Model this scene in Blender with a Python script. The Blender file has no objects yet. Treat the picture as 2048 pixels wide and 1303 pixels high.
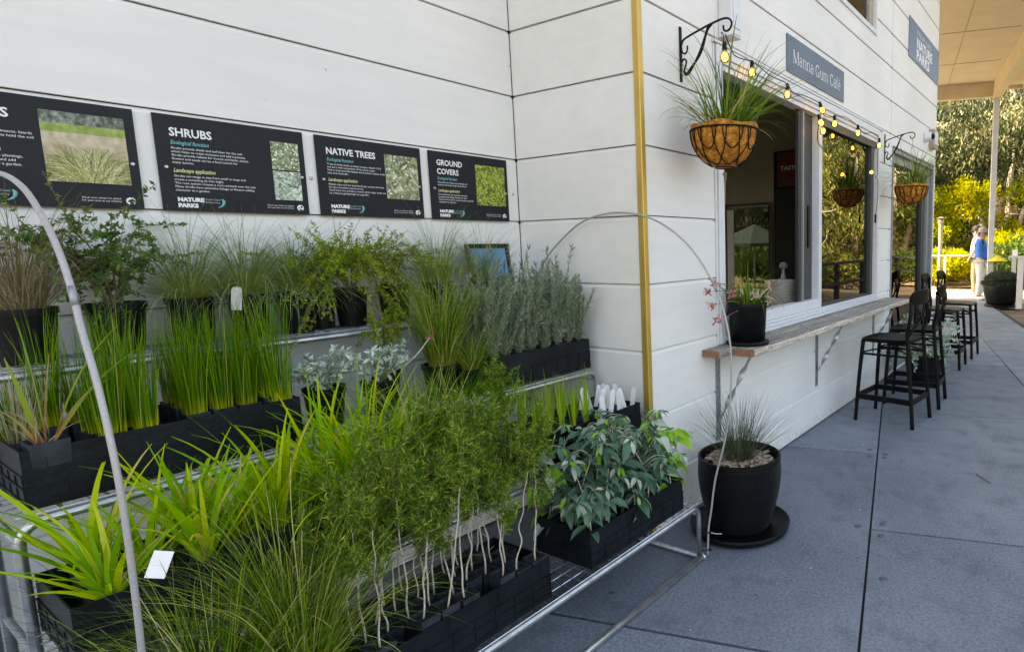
import bpy, math, random
import numpy as np
from mathutils import Vector, Matrix
random.seed(7); RNG = np.random.default_rng(7)
SC = bpy.context.scene
PI = math.pi
# ------------------------------------------------------------------ camera
F_PX, CX, CY, IW, IH = 1197.319, 1441.2604, 640.7252, 2048.0, 1303.0
PITCH, YAW, ROLL = -0.1247, 0.5454, -0.0153
CAM = Vector((1.7755, -2.2450, 1.4484))
def _axes():
    f = Vector((-math.sin(YAW)*math.cos(PITCH), math.cos(YAW)*math.cos(PITCH), math.sin(PITCH)))
    r = Vector((math.cos(YAW), math.sin(YAW), 0)); u = r.cross(f)
    c, s = math.cos(ROLL), math.sin(ROLL)
    return c*r + s*u, -s*r + c*u, f
cr, cu, cf = _axes()
cam_d = bpy.data.cameras.new('camera'); cam = bpy.data.objects.new('camera', cam_d); SC.collection.objects.link(cam)
M = Matrix((cr, cu, -cf)).transposed().to_4x4(); M.translation = CAM
cam.matrix_world = M
cam_d.sensor_fit = 'HORIZONTAL'; cam_d.sensor_width = 36.0
cam_d.lens = 36.0*F_PX/IW
cam_d.shift_x = (IW/2 - CX)/IW; cam_d.shift_y = (CY - IH/2)/IW
cam_d.clip_start = 0.05; cam_d.clip_end = 500
SC.camera = cam
# ------------------------------------------------------------------ light
SUN_EL, SUN_DIR = math.radians(44), Vector((-0.93, -0.36, 0)).normalized()   # horizontal direction towards the sun
w = bpy.data.worlds.new('World'); SC.world = w; w.use_nodes = True
nt = w.node_tree; bg = nt.nodes['Background']
sky = nt.nodes.new('ShaderNodeTexSky'); sky.sky_type = 'NISHITA'; sky.sun_disc = False
sky.air_density = .7; sky.dust_density = 4; sky.ozone_density = .6; sky.sun_elevation = SUN_EL; sky.sun_rotation = math.atan2(SUN_DIR.x, SUN_DIR.y)
nt.links.new(sky.outputs[0], bg.inputs[0]); bg.inputs[1].default_value = 0.15
sd = bpy.data.lights.new('sun', 'SUN'); so = bpy.data.objects.new('sun', sd); SC.collection.objects.link(so)
sd.energy = 3.2; sd.angle = math.radians(0.5); sd.color = (1.0, 0.90, 0.74)
tosun = Vector((SUN_DIR.x*math.cos(SUN_EL), SUN_DIR.y*math.cos(SUN_EL), math.sin(SUN_EL)))
so.rotation_euler = tosun.to_track_quat('Z', 'Y').to_euler(); so.location = (-10, -5, 15)
SC.view_settings.view_transform = 'Standard'; SC.view_settings.look = 'None'
SC.view_settings.exposure = 2.68; SC.view_settings.use_white_balance = True; SC.view_settings.white_balance_temperature = 8900; SC.view_settings.white_balance_tint = 8; SC.view_settings.gamma = 1
SC.render.engine = 'CYCLES'
SC.cycles.max_bounces = 7; SC.cycles.diffuse_bounces = 3; SC.cycles.transparent_max_bounces = 10
SC.cycles.use_denoising = True
# ------------------------------------------------------------------ objects
COL = SC.collection
def thing(name, label, cat, loc=(0, 0, 0), rz=0, group=None, kind=None):
    o = bpy.data.objects.new(name, None); COL.objects.link(o); o.empty_display_size = .1
    o.location = loc; o.rotation_euler = (0, 0, rz); tag(o, label, cat, group, kind); return o
def tag(o, label=None, cat=None, group=None, kind=None):
    for k, v in (('label', label), ('category', cat), ('group', group), ('kind', kind)):
        if v: o[k] = v
    return o
def dup(o, loc=None, rz=None, label=None, group=None, parent=None, scale=None):
    c = o.copy(); COL.objects.link(c)
    if parent: c.parent = parent
    if loc is not None: c.location = loc
    if rz is not None: c.rotation_euler = (0, 0, rz)
    if scale: c.scale = (scale,)*3 if not hasattr(scale, '__len__') else scale
    if label: c['label'] = label
    if group: c['group'] = group
    for ch in list(o.children): dup(ch, parent=c)
    return c
ORD = ['first', 'second', 'third', 'fourth', 'fifth', 'sixth', 'seventh', 'eighth', 'ninth', 'tenth']
class MB:
    """collects geometry into one mesh; t = colour variation, s = position along a blade or leaf"""
    def __init__(self): self.v = []; self.f = []; self.m = []; self.t = []; self.s = []; self.n = 0
    def add(self, V, F, m=0, t=0.5, s=0.5):
        V = np.asarray(V, float).reshape(-1, 3); k = len(V)
        self.v.append(V); self.t.append(np.broadcast_to(np.asarray(t, float), (k,)).copy()); self.s.append(np.broadcast_to(np.asarray(s, float), (k,)).copy())
        n = self.n
        if isinstance(F, np.ndarray): self.f.extend((F + n).tolist())
        else: self.f.extend([[i + n for i in q] for q in F])
        self.m.extend([m]*len(F)); self.n += k; return self
    def box(self, a, b, m=0, t=.5, R=None, o=None):
        x0, y0, z0 = a; x1, y1, z1 = b
        V = np.array([(x, y, z) for z in (z0, z1) for x, y in ((x0, y0), (x1, y0), (x1, y1), (x0, y1))], float)
        if R is not None: V = V @ np.asarray(R).T
        if o is not None: V = V + np.asarray(o)
        return self.add(V, [(3, 2, 1, 0), (4, 5, 6, 7), (0, 1, 5, 4), (1, 2, 6, 5), (2, 3, 7, 6), (3, 0, 4, 7)], m, t)
    def bar(self, p, q, w, h=None, m=0, t=.5, up=(0, 0, 1)):
        """box of section w x h from p to q"""
        p, q = Vector(p), Vector(q); d = (q - p); L = d.length; d.normalize(); h = h or w
        s = d.cross(Vector(up));
        if s.length < 1e-4: s = d.cross(Vector((1, 0, 0)))
        s.normalize(); u = s.cross(d)
        V = [p + s*a*w/2 + u*b*h/2 + d*c for c in (0, L) for a, b in ((-1, -1), (1, -1), (1, 1), (-1, 1))]
        return self.add([tuple(v) for v in V], [(3, 2, 1, 0), (4, 5, 6, 7), (0, 1, 5, 4), (1, 2, 6, 5), (2, 3, 7, 6), (3, 0, 4, 7)], m, t)
    def tube(self, P, r, n=8, m=0, t=.5, close=False, cap=True):
        P = np.asarray(P, float); k = len(P); r = np.broadcast_to(np.asarray(r, float), (k,))
        T = np.gradient(P, axis=0)
        if close: T = np.roll(P, -1, 0) - np.roll(P, 1, 0)
        T /= np.linalg.norm(T, axis=1)[:, None] + 1e-12
        a = np.array([0, 0, 1.]) if abs(T[0][2]) < .9 else np.array([1., 0, 0])
        N = np.cross(T[0], a); N /= np.linalg.norm(N); V = []
        for i in range(k):
            N = N - T[i]*np.dot(N, T[i]); N /= np.linalg.norm(N) + 1e-12; B = np.cross(T[i], N)
            an = np.arange(n)*2*PI/n
            V.append(P[i] + r[i]*(np.cos(an)[:, None]*N + np.sin(an)[:, None]*B))
        F = []
        for i in range(k if close else k - 1):
            j = (i + 1) % k
            for q in range(n): F.append((i*n + q, i*n + (q+1) % n, j*n + (q+1) % n, j*n + q))
        if cap and not close: F.append(tuple(range(n))[::-1]); F.append(tuple((k-1)*n + q for q in range(n)))
        return self.add(np.concatenate(V), F, m, t, np.repeat(np.linspace(0, 1, k), n))
    def lathe(self, prof, n=32, c=(0, 0, 0), m=0, t=.5):
        V = []; F = []; k = len(prof)
        for r, z in prof:
            for q in range(n): V.append((c[0] + r*math.cos(2*PI*q/n), c[1] + r*math.sin(2*PI*q/n), c[2] + z))
        for i in range(k-1):
            for q in range(n): F.append((i*n + q, i*n + (q+1) % n, (i+1)*n + (q+1) % n, (i+1)*n + q))
        return self.add(V, F, m, t)
    def disc(self, c, r, n=24, m=0, t=.5, ax=2):
        V = []
        for q in range(n):
            a, b = r*math.cos(2*PI*q/n), r*math.sin(2*PI*q/n)
            V.append((c[0]+a, c[1]+b, c[2]) if ax == 2 else (c[0], c[1]+a, c[2]+b))
        return self.add(V, [tuple(range(n))], m, t)
    def ball(self, c, r, n=12, m=0, t=.5, sc=(1, 1, 1)):
        V = []; F = []; k = n//2 + 1
        for i in range(k):
            a = PI*i/(k-1)
            for q in range(n): V.append((c[0] + sc[0]*r*math.sin(a)*math.cos(2*PI*q/n), c[1] + sc[1]*r*math.sin(a)*math.sin(2*PI*q/n), c[2] - sc[2]*r*math.cos(a)))
        for i in range(k-1):
            for q in range(n): F.append((i*n + q, i*n + (q+1) % n, (i+1)*n + (q+1) % n, (i+1)*n + q))
        return self.add(V, F, m, t)
    def inst(self, tv, tf, P, L, N, sc, t=.5, m=0, wid=None):
        """many copies of a leaf template: length axis L, face normal N"""
        P, L, N = (np.asarray(a, float) for a in (P, L, N)); k = len(P)
        L = L/(np.linalg.norm(L, axis=1)[:, None]+1e-9); W = np.cross(N, L); W /= np.linalg.norm(W, axis=1)[:, None] + 1e-9; N2 = np.cross(L, W)
        sc = np.broadcast_to(np.asarray(sc, float), (k,)); wd = sc if wid is None else np.broadcast_to(np.asarray(wid, float), (k,))
        tv = np.asarray(tv, float); tf = np.asarray(tf)
        V = P[:, None] + (tv[None, :, 0:1]*L[:, None])*sc[:, None, None] + (tv[None, :, 1:2]*W[:, None])*wd[:, None, None] + (tv[None, :, 2:3]*N2[:, None])*sc[:, None, None]
        F = (tf[None] + (np.arange(k)*len(tv))[:, None, None]).reshape(-1, tf.shape[1])
        t = np.repeat(np.broadcast_to(np.asarray(t, float), (k,)), len(tv))
        return self.add(V.reshape(-1, 3), F, m, t, np.tile(tv[:, 0], k))
    def blades(self, base, az, tilt, L, droop, wid, seg=6, t=.5, m=0, pw=1.6, fold=0.0, tip=.55, sway=0.0):
        """grass blades: base (N,3); tilt from the vertical growing by droop towards the tip"""
        base = np.asarray(base, float); N = len(base); bc = lambda a: np.broadcast_to(np.asarray(a, float), (N,))
        az, tilt, L, droop, wid, t = map(bc, (az, tilt, L, droop, wid, t))
        s = np.linspace(0, 1, seg+1); th = tilt[:, None] + droop[:, None]*s[None]**pw
        a2 = az[:, None] + sway*RNG.normal(size=(N, 1))*s[None]**1.5
        st = (L/seg)[:, None]
        hx = np.cumsum(np.sin(th)*np.cos(a2)*st, 1) - np.sin(th)*np.cos(a2)*st; hy = np.cumsum(np.sin(th)*np.sin(a2)*st, 1) - np.sin(th)*np.sin(a2)*st
        hz = np.cumsum(np.cos(th)*st, 1) - np.cos(th)*st
        P = base[:, None] + np.stack([hx, hy, hz], 2)
        wa = az + PI/2 + RNG.normal(size=N)*.6
        W = np.stack([np.cos(wa), np.sin(wa), np.zeros(N)], 1)[:, None]*(wid[:, None]*np.minimum(1, (1.02-s)[None]**tip*1.1)*np.minimum(1, .55+s*2)[None])[:, :, None]/2
        V = np.stack([P - W, P + W], 2).reshape(N, -1, 3)
        q = np.array([[2*i, 2*i+1, 2*i+3, 2*i+2] for i in range(seg)])
        F = (q[None] + (np.arange(N)*2*(seg+1))[:, None, None]).reshape(-1, 4)
        return self.add(V.reshape(-1, 3), F, m, np.repeat(t, 2*(seg+1)), np.tile(np.repeat(s, 2), N))
    def build(self, name, mats, parent=None, smooth=False, bevel=0, loc=None):
        me = bpy.data.meshes.new(name)
        V = np.concatenate(self.v) if self.v else np.zeros((0, 3))
        me.from_pydata(V.tolist(), [], self.f)
        mats = mats if isinstance(mats, (list, tuple)) else [mats]
        for x in mats: me.materials.append(x)
        if len(mats) > 1: me.polygons.foreach_set('material_index', self.m)
        for nm, a in (('tint', self.t), ('along', self.s)):
            at = me.attributes.new(nm, 'FLOAT', 'POINT'); at.data.foreach_set('value', np.concatenate(a).astype(np.float32))
        if smooth: me.polygons.foreach_set('use_smooth', [True]*len(me.polygons))
        me.update()
        o = bpy.data.objects.new(name, me); COL.objects.link(o)
        if parent: o.parent = parent
        if loc: o.location = loc
        if bevel:
            b = o.modifiers.new('bevel', 'BEVEL'); b.width = bevel; b.segments = 2; b.limit_method = 'ANGLE'
        return o
def smooth_path(P, n=40):
    P = np.asarray(P, float); k = len(P); out = []
    for i in range(n):
        u = i/(n-1)*(k-1); j = min(int(u), k-2); f = u - j
        p0 = P[max(j-1, 0)]; p1 = P[j]; p2 = P[j+1]; p3 = P[min(j+2, k-1)]
        out.append(.5*((2*p1) + (-p0+p2)*f + (2*p0-5*p1+4*p2-p3)*f*f + (-p0+3*p1-3*p2+p3)*f**3))
    return np.array(out)
def U(a, b, n=None): return RNG.uniform(a, b, n)
# ------------------------------------------------------------------ materials
def newmat(name):
    m = bpy.data.materials.new(name); m.use_nodes = True; n = m.node_tree
    return m, n, n.nodes['Principled BSDF']
def nd(n, t, **k):
    x = n.nodes.new('ShaderNode'+t)
    for a, b in k.items(): setattr(x, a, b)
    return x
def ramp(n, fac, stops):
    r = nd(n, 'ValToRGB'); e = r.color_ramp.elements
    while len(e) < len(stops): e.new(.5)
    for i, (p, c) in enumerate(stops): e[i].position = p; e[i].color = (*c, 1)
    n.links.new(fac, r.inputs[0]); return r.outputs[0]
def noise(n, scale, detail=4, vec=None, rough=.55, sc=None):
    x = nd(n, 'TexNoise'); x.inputs['Scale'].default_value = scale; x.inputs['Detail'].default_value = detail; x.inputs['Roughness'].default_value = rough
    tc = nd(n, 'TexCoord'); src = tc.outputs['Object']
    if sc:
        mp = nd(n, 'Mapping'); mp.inputs['Scale'].default_value = sc; n.links.new(src, mp.inputs[0]); src = mp.outputs[0]
    n.links.new(src, x.inputs[0]); return x.outputs[0]
def bump(n, b, h, st, dist=.01):
    x = nd(n, 'Bump'); x.inputs['Strength'].default_value = st; x.inputs['Distance'].default_value = dist
    n.links.new(h, x.inputs['Height']); n.links.new(x.outputs[0], b.inputs['Normal'])
def mix(n, f, a, b, mode='MIX'):
    x = nd(n, 'Mix', data_type='RGBA', blend_type=mode)
    if isinstance(f, (int, float)): x.inputs[0].default_value = f
    else: n.links.new(f, x.inputs[0])
    for i, c in ((6, a), (7, b)):
        if isinstance(c, tuple): x.inputs[i].default_value = (*c, 1)
        else: n.links.new(c, x.inputs[i])
    return x.outputs[2]
def plain(name, col, rough=.5, metal=0, var=.12, ns=30, bp=0, bs=200, spec=None, sc=None):
    m, n, b = newmat(name)
    f = noise(n, ns, 5, sc=sc); lo = tuple(c*(1-var) for c in col); hi = tuple(min(1, c*(1+var)) for c in col)
    n.links.new(ramp(n, f, [(.3, lo), (.7, hi)]), b.inputs['Base Color'])
    b.inputs['Roughness'].default_value = rough; b.inputs['Metallic'].default_value = metal
    if spec is not None: b.inputs['Specular IOR Level'].default_value = spec
    if bp: bump(n, b, noise(n, bs, 3), bp)
    return m
def emis(name, col, st):
    m, n, b = newmat(name); b.inputs['Base Color'].default_value = (*col, 1)
    b.inputs['Emission Color'].default_value = (*col, 1); b.inputs['Emission Strength'].default_value = st; return m
def foliage(name, stops, base=None, base_w=.35, tip=None, rough=.6, trans=.32, spec=.18):
    """leaf material: colour by the plant's own variation, paler towards the base or tip of each blade"""
    m, n, b = newmat(name)
    at = nd(n, 'Attribute'); at.attribute_name = 'tint'; al = nd(n, 'Attribute'); al.attribute_name = 'along'
    c = ramp(n, at.outputs['Fac'], stops)
    if base:
        mr = nd(n, 'MapRange'); mr.inputs[1].default_value = 0; mr.inputs[2].default_value = base_w; n.links.new(al.outputs['Fac'], mr.inputs[0]); c = mix(n, mr.outputs[0], base, c)
    if tip:
        mr = nd(n, 'MapRange'); mr.inputs[1].default_value = .75; mr.inputs[2].default_value = 1; n.links.new(al.outputs['Fac'], mr.inputs[0]); c = mix(n, mr.outputs[0], c, tip)
    n.links.new(c, b.inputs['Base Color']); b.inputs['Roughness'].default_value = rough; b.inputs['Specular IOR Level'].default_value = spec
    tr = nd(n, 'BsdfTranslucent'); n.links.new(c, tr.inputs[0]); mx = nd(n, 'MixShader'); mx.inputs[0].default_value = trans
    out = n.nodes['Material Output']; n.links.new(b.outputs[0], mx.inputs[1]); n.links.new(tr.outputs[0], mx.inputs[2]); n.links.new(mx.outputs[0], out.inputs[0])
    return m
def glassmat(name, tint=(.8, .85, .85), ior=1.6):
    m, n, b = newmat(name); n.nodes.remove(b)
    tr = nd(n, 'BsdfTransparent'); tr.inputs[0].default_value = (*tint, 1); gl = nd(n, 'BsdfGlossy'); gl.inputs['Roughness'].default_value = .003
    fr = nd(n, 'Fresnel'); fr.inputs[0].default_value = ior; mx = nd(n, 'MixShader')
    n.links.new(fr.outputs[0], mx.inputs[0]); n.links.new(tr.outputs[0], mx.inputs[1]); n.links.new(gl.outputs[0], mx.inputs[2])
    n.links.new(mx.outputs[0], n.nodes['Material Output'].inputs[0]); return m
G = lambda r, g, b: (r, g, b)
M_ = {}
def wallmat():
    m, n, b = newmat('painted_cladding')
    f1 = noise(n, 1.1, 4); f2 = noise(n, 260, 2); f3 = noise(n, 9, 5, sc=(1, .25, 2.2))
    c = ramp(n, f1, [(.38, (.745, .74, .705)), (.62, (.81, .80, .76))])
    c = mix(n, .16, c, ramp(n, f3, [(.40, (.66, .655, .62)), (.58, (.81, .805, .78))]))
    spots = noise(n, 34, 2)
    c = mix(n, ramp(n, spots, [(.735, (0, 0, 0)), (.76, (.5, .5, .5))]), c, (.35, .33, .28))
    # splashed dirt in the lowest hand's breadth, and a few thin drip stains
    tc = nd(n, 'TexCoord'); sp_ = nd(n, 'SeparateXYZ'); n.links.new(tc.outputs['Object'], sp_.inputs[0]); mr = nd(n, 'MapRange'); n.links.new(sp_.outputs[2], mr.inputs[0])
    mr.inputs[1].default_value = .12; mr.inputs[2].default_value = 0; mr.inputs[3].default_value = 0; mr.inputs[4].default_value = .5
    mu = nd(n, 'Math', operation='MULTIPLY'); n.links.new(mr.outputs[0], mu.inputs[0]); n.links.new(ramp(n, noise(n, 22, 5), [(.42, (0, 0, 0)), (.62, (1, 1, 1))]), mu.inputs[1]); c = mix(n, mu.outputs[0], c, (.36, .33, .28))
    n.links.new(c, b.inputs['Base Color']); b.inputs['Roughness'].default_value = .55; b.inputs['Specular IOR Level'].default_value = .3
    bump(n, b, f2, .12, .004); return m
M_['wall'] = wallmat()
def concretemat():
    m, n, b = newmat('honed_concrete')
    at = nd(n, 'Attribute'); at.attribute_name = 'tint'
    f1 = noise(n, 1.3, 6, rough=.6); f2 = noise(n, 75, 4, rough=.75); f3 = noise(n, 5, 5, sc=(1, 1, 1)); f4 = noise(n, 420, 1)
    c = ramp(n, f1, [(.36, (.095, .126, .158)), (.64, (.215, .255, .292))])
    c = mix(n, .5, c, ramp(n, f2, [(.40, (.070, .098, .124)), (.60, (.28, .325, .365))]))
    c = mix(n, ramp(n, f3, [(.53, (0, 0, 0)), (.66, (.36, .36, .36))]), c, (.070, .082, .095))
    c = mix(n, ramp(n, f4, [(.70, (0, 0, 0)), (.78, (.5, .5, .5))]), c, (.32, .34, .36))
    sp = noise(n, 16, 2)
    c = mix(n, ramp(n, sp, [(.74, (0, 0, 0)), (.77, (.7, .7, .7))]), c, (.03, .03, .03))
    c = mix(n, 1.0, c, ramp(n, at.outputs['Fac'], [(0, (.74, .75, .77)), (1, (1.12, 1.12, 1.1))]), 'MULTIPLY')
    n.links.new(c, b.inputs['Base Color'])
    n.links.new(ramp(n, f3, [(.3, (.50, .50, .50)), (.7, (.70, .70, .70))]), b.inputs['Roughness'])
    bump(n, b, f2, .25, .002); return m
M_['concrete'] = concretemat()
def timbermat(name, a, b_, rough=.8, sc=(9, .7, 9)):
    m, n, b = newmat(name); f = noise(n, 7, 6, sc=sc, rough=.65); f2 = noise(n, 60, 4, sc=(6, .5, 6))
    c = mix(n, .5, ramp(n, f, [(.40, a), (.60, b_)]), ramp(n, f2, [(.42, tuple(x*.45 for x in a)), (.56, b_)]))
    n.links.new(c, b.inputs['Base Color']); b.inputs['Roughness'].default_value = rough; bump(n, b, f2, .6, .004); return m
M_['timber'] = timbermat('weathered_timber', (.12, .105, .09), (.46, .42, .36))
M_['endgrain'] = timbermat('timber_endgrain', (.16, .055, .03), (.42, .20, .12), sc=(6, 6, 12))
M_['edge'] = timbermat('pale_timber_edge', (.30, .25, .19), (.82, .74, .60))
M_['galv'] = plain('galvanised_steel', (.50, .52, .53), .34, .9, .25, 25)
M_['galv2'] = plain('dull_galvanised_steel', (.34, .36, .37), .5, .75, .25, 60)
M_['hoop'] = plain('grey_conduit', (.40, .385, .38), .42, .2, .14, 260, .08, 400)
M_['black'] = plain('black_plastic', (.0045, .0052, .006), .42, 0, .3, 14, .15, 90, spec=.16)
M_['crate'] = plain('black_crate_plastic', (.0055, .0088, .012), .5, 0, .5, 9, .2, 60, spec=.2)
M_['tubepot'] = plain('seedling_tube_plastic', (.022, .029, .036), .55, 0, .7, 20, spec=.25)
M_['stool'] = plain('black_painted_wood', (.0042, .0042, .0048), .38, 0, .2, 30, spec=.14)
M_['seatwood'] = plain('brown_worn_seat', (.045, .036, .030), .3, 0, .3, 20, spec=.5)
M_['iron'] = plain('black_wrought_iron', (.006, .006, .0065), .5, 0, .2, 60, spec=.15)
M_['alu'] = plain('white_aluminium', (.66, .68, .70), .4, 0, .05, 20)
M_['alu_dark'] = plain('charcoal_aluminium', (.05, .055, .06), .4, .3, .1, 20)
M_['alu_grey'] = plain('grey_aluminium', (.25, .26, .28), .4, .2, .1, 20)
M_['bronze'] = plain('sandy_trim', (.36, .30, .23), .5, 0, .15, 20)
M_['gold'] = plain('gold_corner_trim', (.62, .40, .10), .38, .55, .18, 5, sc=(1, 1, .6))
M_['soil'] = plain('potting_soil', (.010, .0075, .006), .95, 0, .6, 120, .8, 150)
M_['signblack'] = plain('sign_black', (.013, .016, .020), .45, 0, .1, 10, spec=.2)
M_['signblue'] = plain('sign_slate_blue', (.105, .145, .195), .5, 0, .06, 4)
M_['signblue2'] = plain('sign_blue', (.13, .19, .29), .45, 0, .06, 4)
M_['white'] = plain('white_print', (.82, .82, .82), .5, 0, .03)
M_['offwhite'] = plain('white_tag_plastic', (.80, .80, .80), .4, 0, .04)
M_['pale'] = plain('pale_print', (.45, .55, .52), .5, 0, .05)
M_['teal'] = plain('teal_print', (.12, .42, .44), .5, 0, .05)
M_['yellowprint'] = plain('yellow_print', (.60, .62, .25), .5, 0, .05)
M_['gap'] = plain('shadow_gap', (.02, .02, .022), .9, 0, .1)
M_['interior'] = plain('interior_wall', (.27, .275, .22), .8, 0, .06, 3)
M_['ceil'] = plain('interior_ceiling', (.34, .34, .27), .8, 0, .04, 3)
M_['darkfloor'] = plain('interior_floor', (.08, .075, .07), .6)
M_['red'] = plain('dark_red_board', (.07, .004, .007), .5)
M_['soffit'] = plain('cream_soffit', (.66, .56, .40), .7, 0, .06, 2)
M_['fascia'] = plain('cream_beam', (.62, .53, .38), .6, 0, .08, 3)
M_['postpaint'] = plain('grey_white_post', (.50, .50, .50), .5, 0, .08, 6)
M_['coir'] = plain('coir_liner', (.50, .205, .035), .95, 0, .6, 45, 1.0, 110, spec=.1)
M_['bark'] = plain('pale_gum_bark', (.34, .27, .21), .85, 0, .5, 6, .6, 20, sc=(2, 2, .5))
M_['barkdark'] = plain('brown_bark', (.16, .11, .08), .9, 0, .5, 8, .6, 20, sc=(2, 2, .5))
M_['twig'] = plain('twig_brown', (.16, .11, .07), .8, 0, .3, 40)
M_['whitestem'] = plain('pale_stem', (.58, .50, .40), .7, 0, .3, 90)
M_['chip'] = plain('bark_chips', (.36, .29, .22), .9, 0, .6, 40)
M_['ground'] = plain('garden_soil', (.14, .11, .07), .95, 0, .45, 1.5, .5, 8)
M_['mulch'] = plain('sunlit_mulch', (.36, .25, .14), .95, 0, .5, 6, .6, 20)
M_['paving2'] = plain('pale_deck_boards', (.36, .34, .31), .8, 0, .15, 3, sc=(8, .6, 1))
M_['darktimber'] = plain('dark_stained_timber', (.03, .026, .024), .7, 0, .3, 8)
M_['glass'] = glassmat('window_glass', (.46, .50, .49), 2.7)
M_['glass2'] = glassmat('thin_glass', (.30, .34, .32), 1.5)
# leaves
M_['rush'] = foliage('rush_green', [(0, G(.030, .12, .003)), (.6, G(.09, .25, .004)), (.94, G(.26, .40, .008)), (1, G(.45, .36, .14))], base=(.62, .60, .01), base_w=.24)
M_['lime'] = foliage('lime_strap_leaf', [(0, G(.13, .36, .006)), (.55, G(.30, .55, .012)), (.93, G(.58, .66, .015)), (1, G(.62, .50, .12))], base=(.62, .62, .05), base_w=.18, trans=.4)
M_['shoot'] = foliage('bright_shoot', [(0, G(.15, .34, .012)), (1, G(.42, .58, .03))], base=(.55, .55, .03), base_w=.3)
M_['grass'] = foliage('grass_green', [(0, G(.02, .08, .004)), (.5, G(.12, .25, .008)), (.8, G(.32, .42, .03)), (1, G(.68, .58, .28))], base=(.30, .28, .04), base_w=.25)
M_['bluegrass'] = foliage('blue_green_grass', [(0, G(.08, .17, .07)), (.6, G(.20, .32, .10)), (.88, G(.38, .44, .16)), (1, G(.56, .50, .28))], base=(.46, .48, .04), base_w=.35)
M_['drygrass'] = foliage('dry_straw_grass', [(0, G(.14, .11, .05)), (.6, G(.30, .24, .12)), (1, G(.46, .40, .24))], trans=.2)
M_['darkgrass'] = foliage('dark_tussock', [(0, G(.025, .05, .03)), (.7, G(.07, .10, .05)), (1, G(.26, .22, .12))], base=(.10, .10, .04), base_w=.3)
M_['needle'] = foliage('needle_green', [(0, G(.022, .075, .008)), (.5, G(.10, .22, .018)), (.85, G(.28, .42, .035)), (1, G(.60, .62, .10))])
M_['sage'] = foliage('grey_green_leaf', [(0, G(.09, .15, .08)), (.6, G(.22, .30, .19)), (1, G(.40, .46, .30))], base=(.30, .34, .08), base_w=.1, trans=.15)
M_['silver'] = foliage('silver_leaf', [(0, G(.30, .40, .31)), (.6, G(.48, .58, .47)), (1, G(.68, .74, .62))], trans=.12)
M_['gum'] = foliage('gum_seedling_leaf', [(0, G(.035, .10, .055)), (.5, G(.095, .20, .12)), (.70, G(.17, .29, .18)), (.80, G(.42, .50, .40)), (.95, G(.48, .54, .46)), (.97, G(.22, .48, .02)), (1, G(.22, .48, .02))], trans=.2, spec=.35)
M_['shrub'] = foliage('shrub_leaf', [(0, G(.035, .10, .02)), (.6, G(.09, .20, .03)), (1, G(.26, .34, .10))])
M_['shrubyel'] = foliage('yellow_green_shrub', [(0, G(.10, .18, .01)), (.6, G(.24, .36, .015)), (1, G(.45, .50, .06))])
M_['pinkfl'] = foliage('pink_flower', [(0, G(.45, .10, .10)), (1, G(.65, .35, .30))])
M_['creamfl'] = foliage('cream_flower', [(0, G(.55, .42, .28)), (1, G(.75, .66, .48))])
M_['phorm'] = foliage('strap_leaf_red_base', [(0, G(.14, .26, .03)), (.6, G(.30, .40, .04)), (1, G(.50, .34, .12))], base=(.45, .13, .05), base_w=.35)
M_['basketgrass'] = foliage('basket_strap_leaf', [(0, G(.03, .09, .010)), (.6, G(.11, .22, .015)), (.9, G(.30, .36, .04)), (1, G(.60, .48, .22))])
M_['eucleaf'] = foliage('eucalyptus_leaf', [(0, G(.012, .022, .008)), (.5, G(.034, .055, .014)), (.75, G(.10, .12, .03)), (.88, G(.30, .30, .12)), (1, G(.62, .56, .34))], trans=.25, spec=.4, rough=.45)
M_['eucsun'] = foliage('sunlit_eucalyptus_leaf', [(0, G(.03, .05, .01)), (.5, G(.13, .17, .03)), (.85, G(.38, .37, .08)), (1, G(.70, .62, .32))], trans=.3, spec=.3)  # lit copy of the gum leaf: sunshine put into brighter, yellower colours
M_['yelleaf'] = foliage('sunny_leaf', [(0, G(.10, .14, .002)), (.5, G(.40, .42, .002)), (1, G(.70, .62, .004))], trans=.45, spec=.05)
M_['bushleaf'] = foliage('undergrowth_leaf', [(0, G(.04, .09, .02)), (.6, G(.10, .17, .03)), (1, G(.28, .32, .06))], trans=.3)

exec_order = None
# ================================================================== SETTING
P_ = 0.325; Z0 = 2.9115*P_
gz = lambda k: (k + 2.9115)*P_                      # height of cladding groove k
XL, YE = -0.848, 6.29
def ND(n, d, z=0): return (n*.9668 - d*.2554, n*.2554 + d*.9668, z)
RND = np.array([[.9668, -.2554, 0], [.2554, .9668, 0], [0, 0, 1]])
g = MB(); g.box((-60, -40, -.5), (70, 140, -.06)); tag(g.build('ground', M_['ground']), kind='structure')
g = MB(); g.box((-3.2, -6, -.05), (3.3, 13.9, -.022), R=RND); tag(g.build('paving_bed', M_['gap']), kind='structure')
g = MB(); gp = .005
def slabrow(n0, n1, d0, step, dmin, dmax):
    d = d0
    while d > dmin: d -= step
    i = 0
    while d < dmax:
        a, b = max(d, dmin), min(d+step, dmax)
        if b - a > .05: g.box((n0+gp, a+gp*1.7, -.03), (n1-gp, b-gp*1.7, 0), R=RND, t=random.choice([.1, .3, .45, .6, .8]))
        d += step
slabrow(-3.0, -1.673, .5, 2.255, -5.5, 13.7); slabrow(-1.673, -.317, 1.1, 2.255, -5.5, 13.7)
slabrow(-.317, 1.039, 1.525, 2.2, -5.5, 13.7); slabrow(1.039, 2.395, .375, 2.255, -5.5, 13.7); slabrow(2.395, 3.2, 1.45, 2.255, -5.5, 13.7)
tag(g.build('paving', M_['concrete'], bevel=.003), kind='structure')
g = MB()
for i in range(70): g.box((-5 + i*.14, 13.71, -.05), (-5 + i*.14 + .132, 17.2, -.008), R=RND, t=random.random())
tag(g.build('path', M_['paving2']), kind='structure')
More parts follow.
